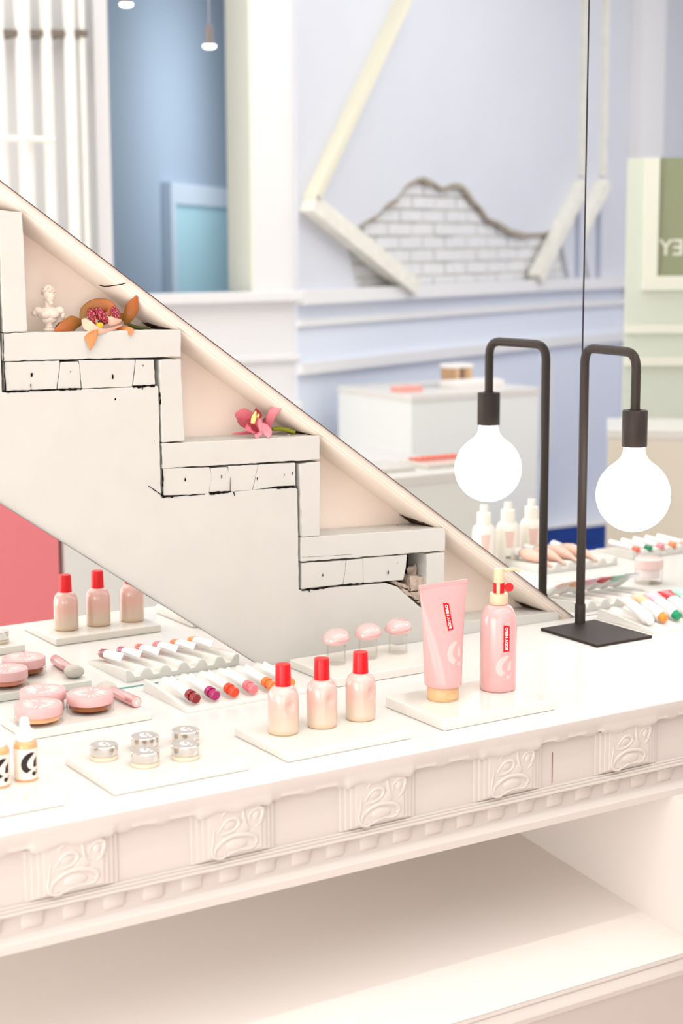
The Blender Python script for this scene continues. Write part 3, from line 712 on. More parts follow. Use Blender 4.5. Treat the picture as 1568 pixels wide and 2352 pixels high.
# ------------------------------------------------------------------ cushions on clear stands
CUSH = mat('pink_compact_plastic', S(231, 186, 182), .12, .5, coat=.8, sss=.1)
def cushion(loc, label, rz):
    t = thing('cushion_compact', label, 'compact', loc, rz, 'pink cushions on clear stands')
    def shell(z0, z1, up):
        rings = []
        for i in range(9):
            a = math.pi/2*i/8; r = math.cos(a)**.75 if i < 8 else .02; z = z0+(z1-z0)*math.sin(a)
            rings.append([(.0225*r*math.cos(b), .0195*r*math.sin(b), z+(.0016*math.cos(b)*(r if up else 0))-(.0030*max(0, 1-((r*math.cos(b)-.35)**2+(r*math.sin(b)+.1)**2)/.16) if up else 0)) for b in [2*math.pi*k/36 for k in range(36)]])
        return loft(rings)
    link('lid', shell(.0400, .0560, True), CUSH, t, smooth=80)
    link('base', shell(.0396, .0305, False), CUSH, t, smooth=80)
    link('hinge_seam', lathe([(.0208, .0391), (.0214, .0398), (.0208, .0404), (.019, .0398)], 36, caps=False), mat('seam_rose', S(222, 150, 150), .4), t)
    return t
def stand(loc, label):
    o = link('clear_stand', lathe([(.0152, 0), (.0152, .0298), (.0146, .0302), (.0136, .0302), (.0136, .0012), (0, .0012), (0, 0)], 40, caps=False), GLASS, None, loc, smooth=40)
    return tag(o, label, 'stand', 'clear acrylic stands')
TZ = .0138
for i, (x, y, a, b) in enumerate(((1.3700, -.0935, 'nearest the lip tubes', .3), (1.4310, -.0905, 'in the middle of the row', .1), (1.4905, -.0875, 'nearest the pink squeeze tube', -.1))):
    stand((x, y, TZ), 'clear acrylic cylinder stand under the cushion '+a)
    cushion((x, y, TZ), 'pebble-shaped pink cushion on a clear stand, '+a, b)

# ------------------------------------------------------------------ lip tubes
ALU = mat('white_metal_tube', S(240, 238, 235), .28, .5, metal=.25)
lipcols = [('deep red', S(136, 16, 26)), ('magenta', S(168, 12, 96)), ('scarlet orange', S(240, 62, 14)), ('coral pink', S(246, 122, 128)), ('apricot orange', S(246, 122, 52)), ('amber', S(238, 148, 66))]
def soft_tube(t, L, r, m, capm, crimp_rot, captype):
    # axis along -y (cap in front), z up; origin at middle
    rings = []; n = 24; c, s = math.cos(crimp_rot), math.sin(crimp_rot)
    for i in range(13):
        k = i/12; y = L/2-k*(L-.0175); w = r*(.92+.08*min(1, k*1.6)); h = r*max(.06, min(1, .06+k*1.15))
        rings.append([((w*math.cos(q)*c-h*math.sin(q)*s), y, (w*math.cos(q)*s+h*math.sin(q)*c)) for q in [2*math.pi*j/n for j in range(n)]])
    link('tube_body', loft(rings), m, t, smooth=50)
    y0 = L/2-(L-.0175)
    bm = tube([(0, y0+.004, 0), (0, y0-.0052, 0)], r*1.03, 28)
    link('color_band', bm, capm, t, smooth=40)
    bm = tube([(0, y0-.0050, 0), (0, y0-.0082, 0)], r*.80, 24); tube([(0, y0-.0080, 0), (0, y0-.0165, 0), (0, y0-.0175, 0)], [r*.97, r*.97, r*.88], 8, bm)
    tube([(0, y0-.0174, 0), (0, y0-.0179, 0)], [r*.55, r*.52], 8, bm)
    link('cap', bm, capm, t, smooth=30)
for i, (cn, cc) in enumerate(lipcols):
    t = thing('lip_tube', 'white metal lip tube with a %s cap in the ridged tray' % cn, 'lip tube', (1.0868+.0318*i, -.122, .0212), 0, 'lip tubes in the ridged tray')
    t.rotation_euler = (math.radians(-7.5), 0, math.radians(-2))
    t.rotation_euler = (math.radians(7.5), 0, math.radians(2))
    soft_tube(t, .083, .0078, ALU, mat('cap_'+cn.replace(' ', '_'), cc, .25, .5, coat=.3), math.radians(62), 0)

# ------------------------------------------------------------------ pink powder compacts
LID = mat('compact_lid', S(224, 174, 172), .35, .5)
LIDR = mat('compact_relief', S(240, 206, 202), .3, .5)
def compact(loc, label, powder, rz):
    t = thing('powder_compact', label, 'compact', loc, rz, 'pink-lidded powder compacts')
    R = .0333
    link('glass_base', lathe([(0, 0), (R*.96, 0), (R, .0012), (R, .0118), (R*.97, .0128), (R*.90, .0128), (R*.90, .0035), (0, .0035)], 56, caps=False), PINKGLASS, t, smooth=40)
    link('powder', lathe([(0, .0058), (R*.885, .0058), (R*.885, .0125), (0, .0125)], 48), powder, t, smooth=40)
    link('lid', lathe([(0, .0131), (R*.985, .0131), (R*.99, .0140), (R*.99, .0252), (R*.965, .0262), (0, .0262)], 56), LID, t, smooth=40)
    bm = bmesh.new(); rr = random.Random(11)       # faceted burst moulded into the lid
    for k in range(18):
        a = 2*math.pi*k/18+rr.uniform(-.08, .08); r0, r1 = R*rr.uniform(.1, .35), R*rr.uniform(.70, .88); w = R*.07
        d = Vector((math.cos(a), math.sin(a), 0)); nn = Vector((-d.y, d.x, 0)); z = Vector((0, 0, .0262))
        P = [d*r0+z, d*(r0+r1)/2+nn*w+z, d*r1+z, d*(r0+r1)/2-nn*w+z]; apex = d*(r0+r1)/2+z+Vector((0, 0, .0013))
        vs = [bm.verts.new(p) for p in P]; av = bm.verts.new(apex)
        for j in range(4): bm.faces.new((vs[j], vs[(j+1) % 4], av))
    link('lid_burst', bm, LIDR, t)
    return t
P1 = mat('peach_powder', S(244, 196, 150), .7, .2); P2 = mat('bronze_powder', S(166, 108, 70), .7, .2); P3 = mat('rose_powder', S(214, 150, 128), .7, .2)
compact((.8563, -.1385, TH), 'pink compact with pale peach powder, nearest the counter front', P1, .2)
compact((.9400, -.1235, TH), 'pink compact with brown powder beside the brush', P2, 1.1)
compact((.8905, -.0715, TH), 'pink compact half hidden behind the peach and brown ones', P3, 2.0)
# brush
BR = mat('rose_metal_handle', S(222, 168, 166), .3, .5, metal=.55)
a = Vector((1.0010, -.1480, TH+.0085)); b = Vector((.9925, -.0330, TH+.0100)); dv = (b-a).normalized()
bt = thing('makeup_brush', 'rose metal makeup brush lying behind the brown compact', 'brush', a)
L = (b-a).length
def bseg(name, pts, rad, m, sm=50): 
    o = link(name, tube([dv*p for p in pts], rad, 20), m, bt, smooth=sm); return o
bseg('handle', [0, .001, .03, .072, .074], [.0072, .0080, .0079, .0070, .0066], BR)
bseg('handle_end', [-.0006, .0002], [.0066, .0070], mat('handle_end_pink', S(246, 190, 186), .25))
hair = mat('grey_bristle', S(206, 198, 188), .9, .1, noise=.22, nscale=1100, bump=.3, bscale=1200)
bm = tube([dv*p for p in (.072, .078, .086, .096, .101, .103)], [.0066, .0100, .0120, .0118, .0085, .002], 24)
for v in bm.verts:
    q = v.co.dot(dv); c0 = dv*q; v.co = c0+Vector(((v.co-c0).x*1.25, (v.co-c0).y, (v.co-c0).z*.78))
link('bristle_head', bm, hair, bt, smooth=70)
bm = flat(logo_polys(.0085)); qm = Vector((0, 0, 1)).rotation_difference(-dv).to_matrix()
for v in bm.verts: v.co = qm @ Vector((v.co.x, v.co.y, .0010))
link('emblem', bm, WHITE, bt)

# ------------------------------------------------------------------ silver jars
JB = mat('frosted_balm', S(226, 214, 190), .3, .5, coat=.4)
JR = mat('gold_ring', S(196, 150, 104), .3, .5, metal=.4)
def jar(loc, label):
    t = thing('balm_jar', label, 'jar', loc, 0, 'silver-lidded balm jars'); R = .0182
    link('glass_base', lathe([(0, 0), (R*.93, 0), (R*.99, .0012), (R, .0030), (R*.985, .0058), (0, .0058)], 48), JB, t, smooth=40)
    link('neck_ring', lathe([(0, .0058), (R*.965, .0058), (R*.965, .0068), (0, .0068)], 48), JR, t, smooth=40)
    link('lid', lathe([(0, .0068), (R*.99, .0068), (R, .0074), (R, .0180), (R*.965, .0190), (0, .0190)], 56), CHROME, t, smooth=30)
    link('lid_top', lathe([(0, .01902), (R*.955, .01902), (R*.955, .01915), (0, .01915)], 48), mat('brushed_silver', (.66, .63, .61, 1), .42, .5, metal=.8), t)
    bm = flat(logo_polys(.0210))
    for v in bm.verts: x, y, _ = v.co; v.co = Vector((x*.92, y*.92, .0193))
    link('emblem', bm, WHITE, t)
    return t
j1 = jar((.8622, -.3405, TH), 'silver-lidded jar standing alone, nearest the dropper bottles')
dup(j1, (.8948, -.3942, TH), 'silver-lidded jar nearest the counter edge, in front of another jar', .2)
dup(j1, (.9508, -.3959, TH), 'front silver-lidded jar of the pair nearest the red-capped bottles', .1)
dup(j1, (.9236, -.3334, TH), 'silver-lidded jar between the lone jar and the back one', .05)
dup(j1, (.9804, -.3382, TH), 'back silver-lidded jar, farthest from the dropper bottles', .0)

# ------------------------------------------------------------------ dropper bottles
TINT = mat('peach_tint', S(226, 166, 112), .15, .5, coat=.6)
LBL = mat('paper_label', S(246, 226, 212), .4, .4)
BLK = mat('black_print', S(26, 22, 26), .4, .4)
WCAP = mat('white_dropper_cap', S(246, 244, 242), .4, .5)
def dropper(loc, label):
    t = thing('dropper_bottle', label, 'bottle', loc, 0, 'peach dropper bottles'); R = .0148
    link('body', lathe([(0, 0), (R*.92, 0), (R*.985, .0012), (R, .003), (R, .0440), (R*.96, .0470), (R*.86, .0495), (R*.72, .0510), (0, .0510)], 48), TINT, t, smooth=40)
    link('label', lathe([(R+.0002, .0035), (R+.0002, .0418)], 48, caps=False), LBL, t, smooth=40)
    link('cap', lathe([(0, .0505), (.0110, .0505), (.0116, .0512), (.0116, .0600), (.0108, .0622), (.0082, .0645), (.0066, .0665), (.0058, .0740), (.0050, .0775), (.0035, .0790), (0, .0793)], 36), WCAP, t, smooth=50)
    link('emblem', wrap_cyl(dense(flat(logo_polys(.030)), .0022), R, .0230, math.radians(-96), .0005), BLK, t)
    return t
d1 = dropper((.7468, -.3648, TH), 'peach dropper bottle with a black emblem, farther along its tray')
dup(d1, (.7085, -.3700, TH), 'peach dropper bottle cut by the picture edge')

# ------------------------------------------------------------------ table lamp
lp = thing('table_lamp', 'black metal table lamp with a bare glowing globe bulb', 'lamp', (1.88, -.12, .0002))
def lo(o): o.parent = lp; o.matrix_parent_inverse = Matrix.Translation((-1.88, .12, 0)); return o
lo(link('base_plate', box(1.8165, 1.9390, -.1935, -.0460, 0, .0048), BLACK, bevel=.0008))
px, py = 1.8995, -.0520; sx, sy = 1.8850, -.1970
lo(link('sleeve', lathe([(0, .0048), (.0094, .0048), (.0094, .0375), (.0088, .0385), (0, .0385)], 28, None, (px, py, 0)), BLACK, smooth=40))
lo(link('set_screw', tube([(px-.008, py-.002, .020), (px-.0125, py-.0035, .020)], .0022, 10), BLACK, smooth=40))
lo(link('pole', tube(rounded([(px, py, .030), (px, py, .4848), (sx, sy, .4848), (sx, sy, .392)], .026, 10), .0078, 20), BLACK, smooth=60))
lo(link('socket', lathe([(0, .3310), (.0200, .3310), (.0206, .3318), (.0206, .3895), (.0198, .3908), (.0100, .3912), (.0100, .3925), (0, .3930)], 36, None, (sx, sy, 0)), BLACK, smooth=40))
BULB = mat('glowing_bulb', (1, 1, 1, 1), .3, .5, emit=(1, .97, .93, 1), es=7)
pf = [(0, .2505-.0610)]
for k in range(1, 25):
    a = math.pi*k/24*.80; pf.append((.0610*math.sin(a), .2505-.0610*math.cos(a)))
pf += [(.0285, .3055), (.0225, .3115), (.0190, .3180), (.0175, .3250), (.0172, .3312), (0, .3312)]
lo(link('bulb', lathe(pf, 48, None, (sx, sy, 0)), BULB, smooth=80))
# lamp cable end behind the base
# ------------------------------------------------------------------ balm tubes by the lamp
WT = mat('white_tube_plastic', S(246, 244, 242), .25, .5, coat=.3)
GTX = mat('grey_print', S(196, 190, 192), .5)
balm = [('clear pink', S(244, 206, 196), 'white', S(244, 240, 238)), ('peach', S(242, 182, 134), 'orange', S(248, 150, 56)), ('pale pink', S(240, 180, 198), 'green', S(10, 150, 104)),
        ('red', S(206, 8, 30), 'pink', S(246, 160, 168)), ('mint', S(160, 214, 186), 'white', S(240, 240, 238)), ('silver foil', (.85, .85, .88, 1), 'lilac', S(180, 160, 210))]
for i, (bn, bc, kn, kc) in enumerate(balm):
    t = thing('balm_tube', 'white balm tube with a %s end and a %s cap, beside the lamp' % (bn, kn), 'balm tube', (1.9790+.0318*i, -.112, .0300), 0, 'balm tubes in the ridged tray by the lamp')
    t.rotation_euler = (math.radians(23), 0, 0)
    r = .0112; L = .080; rings = []; n = 24; A = []; 
    for k in range(15):
        q = k/14; y = L/2-q*(L-.012); w = r*(1.36-.36*min(1, q*1.5)); h = r*max(.07, min(1, .07+q*1.25)); A.append((y, w, h))
    ring = lambda y, w, h, e=0: [((w+e)*math.cos(p), y, (h+e)*math.sin(p)) for p in [2*math.pi*j/n for j in range(n)]]
    link('tube_body', loft([ring(*a) for a in A]), WT, t, smooth=50)
    em = mat('end_'+bn.replace(' ', '_'), bc, .3, .5, coat=.3) if bn != 'silver foil' else mat('holo_foil', bc, .12, .5, metal=1, bump=.9, bscale=150)
    link('color_end', loft([ring(a[0], a[1], a[2], .0003) for a in A[0:6]], caps=True), em, t, smooth=50)
    y0 = L/2-(L-.012)
    bm = tube([(0, y0+.001, 0), (0, y0-.009, 0), (0, y0-.0098, 0)], [r*.74, r*.70, r*.6], 20); tube([(0, y0-.0097, 0), (0, y0-.0100, 0)], [r*.5, r*.5], 14, bm)
    link('cap', bm, mat('balm_cap_'+kn, kc, .3, .5), t, smooth=35)
    bm = bmesh.new()                               # rows of small print round the upper side
    for c in range(9):
        yy = .008-.0042*c; x = -.0065
        while x < .0065:
            l = random.uniform(.0012, .0035); 
            z = lambda xx: math.sqrt(max(0, (r*1.02)**2-xx*xx))*.985+.0004
            bm.faces.new([bm.verts.new(p) for p in ((x, yy, z(x)), (x+l, yy, z(x+l)), (x+l, yy+.0010, z(x+l)), (x, yy+.0010, z(x)))]); x += l+.0010
    link('small_print', bm, GTX, t)

# ------------------------------------------------------------------ bust
def voxel(bm, name, size, m, loc, smooth=True):
    me = bpy.data.meshes.new(name); bm.to_mesh(me); bm.free(); o = bpy.data.objects.new(name, me); COL.objects.link(o)
    r = o.modifiers.new('r', 'REMESH'); r.mode = 'VOXEL'; r.voxel_size = size
    s = o.modifiers.new('s', 'SMOOTH'); s.iterations = 1; s.factor = .4
    me2 = bpy.data.meshes.new_from_object(o.evaluated_get(bpy.context.evaluated_depsgraph_get())); o.modifiers.clear(); o.data = me2; me2.name = name
    me2.materials.clear(); me2.materials.append(m); me2.polygons.foreach_set('use_smooth', [True]*len(me2.polygons)); o.location = loc
    return o
BUST = mat('ivory_plaster', S(216, 200, 186), .55, .3, sss=.15)
bm = bmesh.new(); E = lambda c, r, s: _ell(c, r, 18, 12, bm, s)
E((0, 0, .0505), .0095, (.86, .98, 1.12))           # skull
E((.0012, -.0045, .0455), .0068, (.92, .95, 1.2))     # face
E((.0022, -.0112, .0450), .0019, (.7, 1.1, 1.6))      # nose
E((.0016, -.0078, .0385), .0034, (1, .9, .8))         # chin
E((-.0016, -.0095, .0482), .0016, (1.4, .6, .6)); E((.0052, -.0092, .0482), .0016, (1.4, .6, .6))
E((.0018, -.0098, .0412), .0018, (1.3, .6, .5))
E((-.0078, .0, .047), .0022, (.5, 1, 1.3)); E((.0086, -.0005, .047), .0022, (.5, 1, 1.3))
lathe([(0, .026), (.0068, .026), (.0060, .034), (.0062, .042), (0, .042)], 16, bm)                  # neck
E((0, .0, .0235), .0130, (1.25, .68, .80)); E((-.0056, -.0058, .0230), .0075, (1, .6, .8)); E((.0056, -.0058, .0230), .0075, (1, .6, .8))
E((-.0150, .0, .0280), .0066, (1.1, .9, .9)); E((.0150, 0, .0275), .0066, (1.1, .9, .95))
E((-.0205, -.0005, .0250), .0043, (.85, .9, 1.1)); E((.0195, -.0005, .0210), .0044, (.8, .9, 1.35))
E((0, -.001, .0165), .0098, (1.2, .7, .8))
lathe([(0, 0), (.0090, 0), (.0094, .0018), (.0080, .0032), (.0062, .0042), (.0066, .0062), (.0056, .0072), (.0060, .0125), (.0085, .0160), (0, .0165)], 22, bm)
rr = random.Random(5)
for k in range(150):                                 # curls
    a, b = rr.uniform(0, 2*math.pi), rr.uniform(-.15, 1.5); dx = Vector((math.cos(a)*math.cos(b)*.0088, math.sin(a)*math.cos(b)*.0098, math.sin(b)*.0112))
    if dx.y < -.004 and dx.z < .0035: continue
    E((dx.x, dx.y, .0515+dx.z), .0017, (1, 1, 1))
pz = at(113, 757, 'y', .036)
bo = voxel(bm, 'bust', .00042, BUST, (pz.x, .036, .5398)); bo.rotation_euler = (0, 0, -.15); bo.scale = (1.04, 1.04, 1.04)
tag(bo, 'small ivory bust of a curly-haired figure on the top stair tread', 'statuette')

# ------------------------------------------------------------------ orchids
def petal_mat(name, base, tip, vein, rough=.45):
    m = bpy.data.materials.new(name); m.use_nodes = True; t = m.node_tree; b = t.nodes['Principled BSDF']
    b.inputs['Roughness'].default_value = rough; b.inputs['Subsurface Weight'].default_value = .15; b.inputs['Subsurface Radius'].default_value = (.004, .002, .001)
    uv = t.nodes.new('ShaderNodeUVMap'); sp_ = t.nodes.new('ShaderNodeSeparateXYZ'); r = t.nodes.new('ShaderNodeValToRGB')
    t.links.new(uv.outputs[0], sp_.inputs[0]); t.links.new(sp_.outputs['Y'], r.inputs['Fac'])
    r.color_ramp.elements[0].color = base; r.color_ramp.elements[1].color = tip
    w = t.nodes.new('ShaderNodeTexWave'); w.bands_direction = 'X'; w.inputs['Scale'].default_value = 3.4; w.inputs['Distortion'].default_value = 3.5; w.inputs['Detail Scale'].default_value = 2
    t.links.new(uv.outputs[0], w.inputs['Vector']); mx = t.nodes.new('ShaderNodeMix'); mx.data_type = 'RGBA'
    mm = t.nodes.new('ShaderNodeMath'); mm.operation = 'MULTIPLY'; mm.inputs[1].default_value = .55; t.links.new(w.outputs['Fac'], mm.inputs[0])
    t.links.new(mm.outputs[0], mx.inputs['Factor']); t.links.new(r.outputs['Color'], mx.inputs[6]); mx.inputs[7].default_value = vein
    t.links.new(mx.outputs[2], b.inputs['Base Color']); return m
def petal(name, line, widths, m, parent, curl=.13, thick=.0005, n=11):
    """line: centre-line points in space; widths: full width at each; curl: how far the sides bend back"""
    L = [Vector(p) for p in line]; bm = bmesh.new(); uvl = bm.loops.layers.uv.new('UVMap')
    pts, ws = [], []
    for i in range(len(L)-1):                        # smooth centre line
        p0, p1, p2, p3 = L[max(0, i-1)], L[i], L[i+1], L[min(len(L)-1, i+2)]
        for k in range(5):
            t = k/5; pts.append(.5*((2*p1)+(p2-p0)*t+(2*p0-5*p1+4*p2-p3)*t*t+(3*p1-p0-3*p2+p3)*t**3)); ws.append(widths[i]*(1-t)+widths[i+1]*t)
    pts.append(L[-1]); ws.append(widths[-1]); rows = []
    view = (CAM-L[0]).normalized()
    for i, p in enumerate(pts):
        t = (pts[min(i+1, len(pts)-1)]-pts[max(0, i-1)]).normalized(); side = t.cross(view).normalized(); nn = side.cross(t)
        row = []
        for k in range(n):
            s = k/(n-1)*2-1; row.append(bm.verts.new(p+side*(s*ws[i]/2)-nn*(curl*ws[i]*s*s)+nn*(.0003*math.sin(9*s+i))))
        rows.append(row)
    for i in range(len(rows)-1):
        for k in range(n-1):
            f = bm.faces.new((rows[i][k], rows[i][k+1], rows[i+1][k+1], rows[i+1][k]))
            for lp_, (ii, kk) in zip(f.loops, ((i, k), (i, k+1), (i+1, k+1), (i+1, k))): lp_[uvl].uv = (kk/(n-1), ii/(len(rows)-1))
    o = link(name, bm, m, parent, smooth=179)
    sol = o.modifiers.new('t', 'SOLIDIFY'); sol.thickness = thick; sol.offset = 0
    return o
def orchid(root, origin, O):
    def T(o): o.parent = root; o.matrix_parent_inverse = Matrix.Translation(-origin); return o
    return T
OR1 = petal_mat('orange_petal', S(112, 78, 10), S(186, 80, 34), S(160, 112, 26)); OR2 = petal_mat('orange_petal_light', S(150, 84, 24), S(226, 124, 78), S(222, 150, 76))
LIPP = petal_mat('pink_lip', S(232, 190, 160), S(214, 120, 100), S(240, 200, 180))
SPECK = mat('speckled_lip', S(150, 24, 48), .5, .3, noise=0)
_t = SPECK.node_tree; _b = _t.nodes['Principled BSDF']; _n = _t.nodes.new('ShaderNodeTexVoronoi'); _n.inputs['Scale'].default_value = 620
_c = [n for n in _t.nodes if n.type == 'TEX_COORD'][0]; _t.links.new(_c.outputs['Object'], _n.inputs['Vector']); _r = _t.nodes.new('ShaderNodeValToRGB'); _t.links.new(_n.outputs['Distance'], _r.inputs['Fac'])
_r.color_ramp.elements[0].color = S(104, 4, 30); _r.color_ramp.elements[0].position = .5; _r.color_ramp.elements[1].color = S(206, 96, 104); _r.color_ramp.elements[1].position = .74; _t.links.new(_r.outputs['Color'], _b.inputs['Base Color'])
YEL = mat('yellow_column', S(240, 168, 40), .35, .4); GRN = mat('dark_green_stem', S(62, 66, 22), .5, .3); GRN2 = mat('olive_stem', S(132, 134, 30), .5, .3)
k4 = lambda u, v, y: at(60+u/4.9, 640+v/4.9, 'y', y)
og = k4(850, 580, .03); o1 = thing('orange_orchid', 'orange orchid bloom with a speckled red lip lying beside the bust', 'flower', og); T = orchid(o1, og, None)
s_ = .000131                                          # metres per crop pixel there
def PT(name, L, wd, m, **k): return T(petal(name, [k4(*p) for p in L], [w*s_ for w in wd], m, None, **k))
PT('petal', [(625, 500, .030), (540, 500, .022), (430, 540, .012), (318, 588, .006)], [60, 175, 130, 8], OR1)
PT('petal', [(625, 480, .036), (660, 370, .040), (760, 300, .036), (880, 300, .026), (950, 340, .020), (925, 420, .018)], [30, 110, 130, 150, 130, 20], OR1)
PT('petal', [(1120, 520, .030), (1150, 430, .024), (1195, 320, .018), (1245, 190, .008)], [40, 130, 150, 6], OR1)
PT('petal', [(690, 560, .018), (715, 600, .004), (728, 680, -.002), (722, 806, -.003)], [170, 185, 130, 4], OR2, curl=.08)
PT('petal', [(1020, 560, .022), (1100, 585, .008), (1170, 590, .002), (1185, 640, -.002)], [60, 90, 90, 6], OR2)
PT('petal', [(1050, 470, .040), (1080, 430, .042), (1060, 390, .044)], [60, 60, 20], OR1)
PT('lip', [(640, 450, .018), (690, 520, .006), (790, 580, .002), (900, 585, .003), (1085, 520, .010)], [40, 120, 90, 40, 14], LIPP, curl=.05)
PT('lip', [(880, 430, .014), (960, 480, .008), (1075, 470, .008)], [30, 110, 20], LIPP)
PT('speckled_lip', [(715, 340, .014), (735, 420, .012), (760, 525, .008)], [50, 90, 40], SPECK, curl=-.2)
PT('speckled_lip', [(760, 345, .013), (830, 400, .008), (890, 480, .006), (905, 510, .006)], [70, 130, 80, 20], SPECK, curl=.25)
PT('speckled_lip', [(965, 320, .016), (1000, 380, .012), (1010, 450, .012)], [30, 100, 40], SPECK, curl=-.2)
bm = bmesh.new(); p = k4(830, 525, .004); _ell(p, 38*s_, 14, 10, bm, (1.15, .8, .9)); T(link('column', bm, YEL, smooth=80))
PT('throat', [(770, 420, .010), (775, 480, .008), (790, 500, .007)], [20, 36, 20], mat('throat_yellow', S(236, 150, 40), .4))
PT('throat', [(820, 470, .010), (850, 500, .009), (840, 540, .010)], [40, 70, 40], mat('throat_dark', S(60, 16, 14), .6))
T(link('stem', tube([k4(1130, 505, .030), k4(1220, 545, .028), k4(1310, 560, .026), k4(1395, 560, .024)], [.0022, .0030, .0028, .0026], 12), GRN, smooth=60))
PT('sepal', [(430, 480, .040), (380, 520, .034), (325, 565, .030)], [20, 56, 10], GRN)
# pink orchid
k5 = lambda u, v, y: at(520+u/6.533, 900+v/6.533, 'y', y)
PK1 = petal_mat('rose_petal', S(188, 70, 88), S(220, 122, 128), S(196, 88, 104)); PK2 = petal_mat('rose_petal_light', S(204, 92, 108), S(236, 150, 156), S(218, 120, 132))
og = k5(520, 620, .03); o2 = thing('pink_orchid', 'rose pink orchid bloom lying on the second stair tread', 'flower', og); T = orchid(o2, og, None)
s_ = .000101
def PQ(name, L, wd, m, **k): return T(petal(name, [k5(*p) for p in L], [w*s_ for w in wd], m, None, **k))
PQ('petal', [(400, 560, .034), (330, 440, .034), (230, 360, .030), (125, 335, .022)], [140, 290, 240, 10], PK1, curl=.12)
PQ('petal', [(640, 540, .030), (650, 420, .026), (710, 290, .020), (840, 225, .012)], [60, 130, 150, 20], PK2)
PQ('petal', [(490, 480, .014), (560, 540, .008), (620, 620, .004), (625, 690, .002)], [60, 150, 140, 10], PK2, curl=.2)
PQ('petal', [(420, 580, .024), (470, 620, .012), (440, 690, .006)], [120, 150, 8], PK2)
PQ('petal', [(380, 610, .036), (240, 618, .030), (80, 632, .026)], [50, 46, 8], PK1)
PQ('petal', [(560, 400, .044), (600, 450, .044), (620, 540, .042)], [40, 130, 100], PK1)
PQ('petal', [(350, 480, .022), (330, 540, .018), (440, 610, .014)], [40, 110, 50], PK1)
PQ('lip', [(455, 350, .016), (480, 430, .012), (500, 520, .010), (520, 600, .010)], [60, 90, 100, 40], PK2, curl=.3)
PQ('speckled_lip', [(448, 245, .014), (430, 330, .012), (415, 380, .012)], [14, 70, 30], mat('crimson_lip', S(150, 10, 40), .5), curl=-.2)
PQ('speckled_lip', [(460, 270, .016), (500, 340, .013), (505, 390, .012)], [20, 70, 30], mat('crimson_lip', S(150, 10, 40), .5))
PQ('throat', [(440, 290, .010), (410, 390, .009), (390, 480, .010)], [20, 80, 60], mat('throat_cream', S(244, 196, 120), .4))
PQ('throat', [(480, 330, .0095), (470, 365, .0095), (480, 385, .0095)], [30, 60, 20], mat('throat_cream', S(244, 196, 120), .4))
PQ('throat', [(380, 490, .0090), (420, 550, .0085), (480, 600, .009)], [40, 90, 20], mat('throat_wine', S(130, 6, 28), .5))
bm = bmesh.new()
for k in range(26):
    p = k5(random.gauss(350, 28), random.gauss(425, 42), .0175); _ell(p, 8*s_, 6, 4, bm, (1, .4, 1.2))
T(link('spots', bm, mat('crimson_lip', S(150, 10, 40), .5)))
T(link('stem', tube([k5(690, 560, .036), k5(800, 550, .034), k5(920, 575, .030), k5(1030, 605, .026)], [.0030, .0034, .0034, .0026], 12), GRN2, smooth=60))

# ------------------------------------------------------------------ what the mirrors show of the room
GREYP = mat('plinth_paint', S(234, 237, 235), .5, .4)
def block(name, x0, x1, y0, y1, z0, z1, label, cat, m=GREYP):
    cx, cy = (x0+x1)/2, (y0+y1)/2
    t = thing(name, label, cat, (cx, cy, z0))
    link('body', box(x0-cx, x1-cx, y0-cy, y1-cy, 0, z1-z0-.03), m, t)
    link('top_slab', box(x0-cx-.004, x1-cx+.004, y0-cy-.004, y1-cy+.004, z1-z0-.03, z1-z0), TOPM, t, bevel=.003)
    return t
a = seen(945, 908, 6.9); z = a.z; b = seen(1205, 885, 7.25)
block('display_plinth', a.x, a.x+.66, a.y-.56, a.y, FLOOR, a.z, 'tall square display plinth standing before the pale blue wall', 'plinth')
c = seen(1045, 1070, 4.92); d = seen(160, 1300, 4.4)
block('display_island', 1.668, c.x+.12, c.y-.62, c.y, FLOOR, 0, 'long white display island with trays, across the aisle from the counter', 'island')
PINKP = mat('rose_plinth_paint', S(240, 138, 146), .55, .3)
block('pink_plinth', 1.02, 1.655, c.y-.62, c.y-.012, FLOOR, .30, 'rose pink display plinth at the end of the white island across the aisle', 'plinth', PINKP)
# things on the plinths
IT = [('product_box', 'flat pink product box on the tall plinth', S(246, 170, 160), .12, .07, .02), ('product_box', 'grey product tray on the tall plinth', S(200, 200, 204), .16, .06, .015), ('product_box', 'white product box on the tall plinth', S(244, 240, 236), .26, .12, .03)]
for i, (n, l, cc, w, dd, h) in enumerate(IT):
    t = tag(link(n, box(-w/2, w/2, -dd/2, dd/2, 0, h), mat('box_%d' % i, cc, .5), None, (a.x+.10+.17*i, a.y-.18-.12*(i % 2), a.z+.0002), bevel=.003), l, 'box', 'boxes on the tall plinth')
g = seen(1128, 868, 7.35)
bx = thing('shade_box', 'tan striped box standing on the tall plinth', 'box', (a.x+.46, a.y-.32, a.z+.0002))
for i in range(5): link('stripe', box(-.055+.022*i, -.033+.022*i, -.04, .04, 0, .075), mat('tan_stripe_%d' % (i % 3), (S(196, 158, 120), S(226, 190, 150), S(120, 90, 76))[i % 3], .5), bx)
link('lid', box(-.058, .058, -.043, .043, .075, .09), WHITE, bx)
for i in range(3):
    x = c.x-.42+.24*i
    t = tag(link('display_tray', box(-.10, .10, -.075, .075, 0, .014), TRAYM, None, (x, c.y-.16, .0002), bevel=.002), 'white stone tray on the display island, number %s along it' % ('one', 'two', 'three')[i], 'tray', 'trays on the display island')
for i in range(8):
    t = tag(link('lip_pencil', tube([(0, -.035, .004), (0, .03, .006)], .004, 8), mat('pencil_red', S(236, 120, 100), .4), None, (c.x-.02+.022*i, c.y-.17, .0145), smooth=50), 'red lip pencil lying on the island tray', 'pencil', 'red pencils on the island tray')
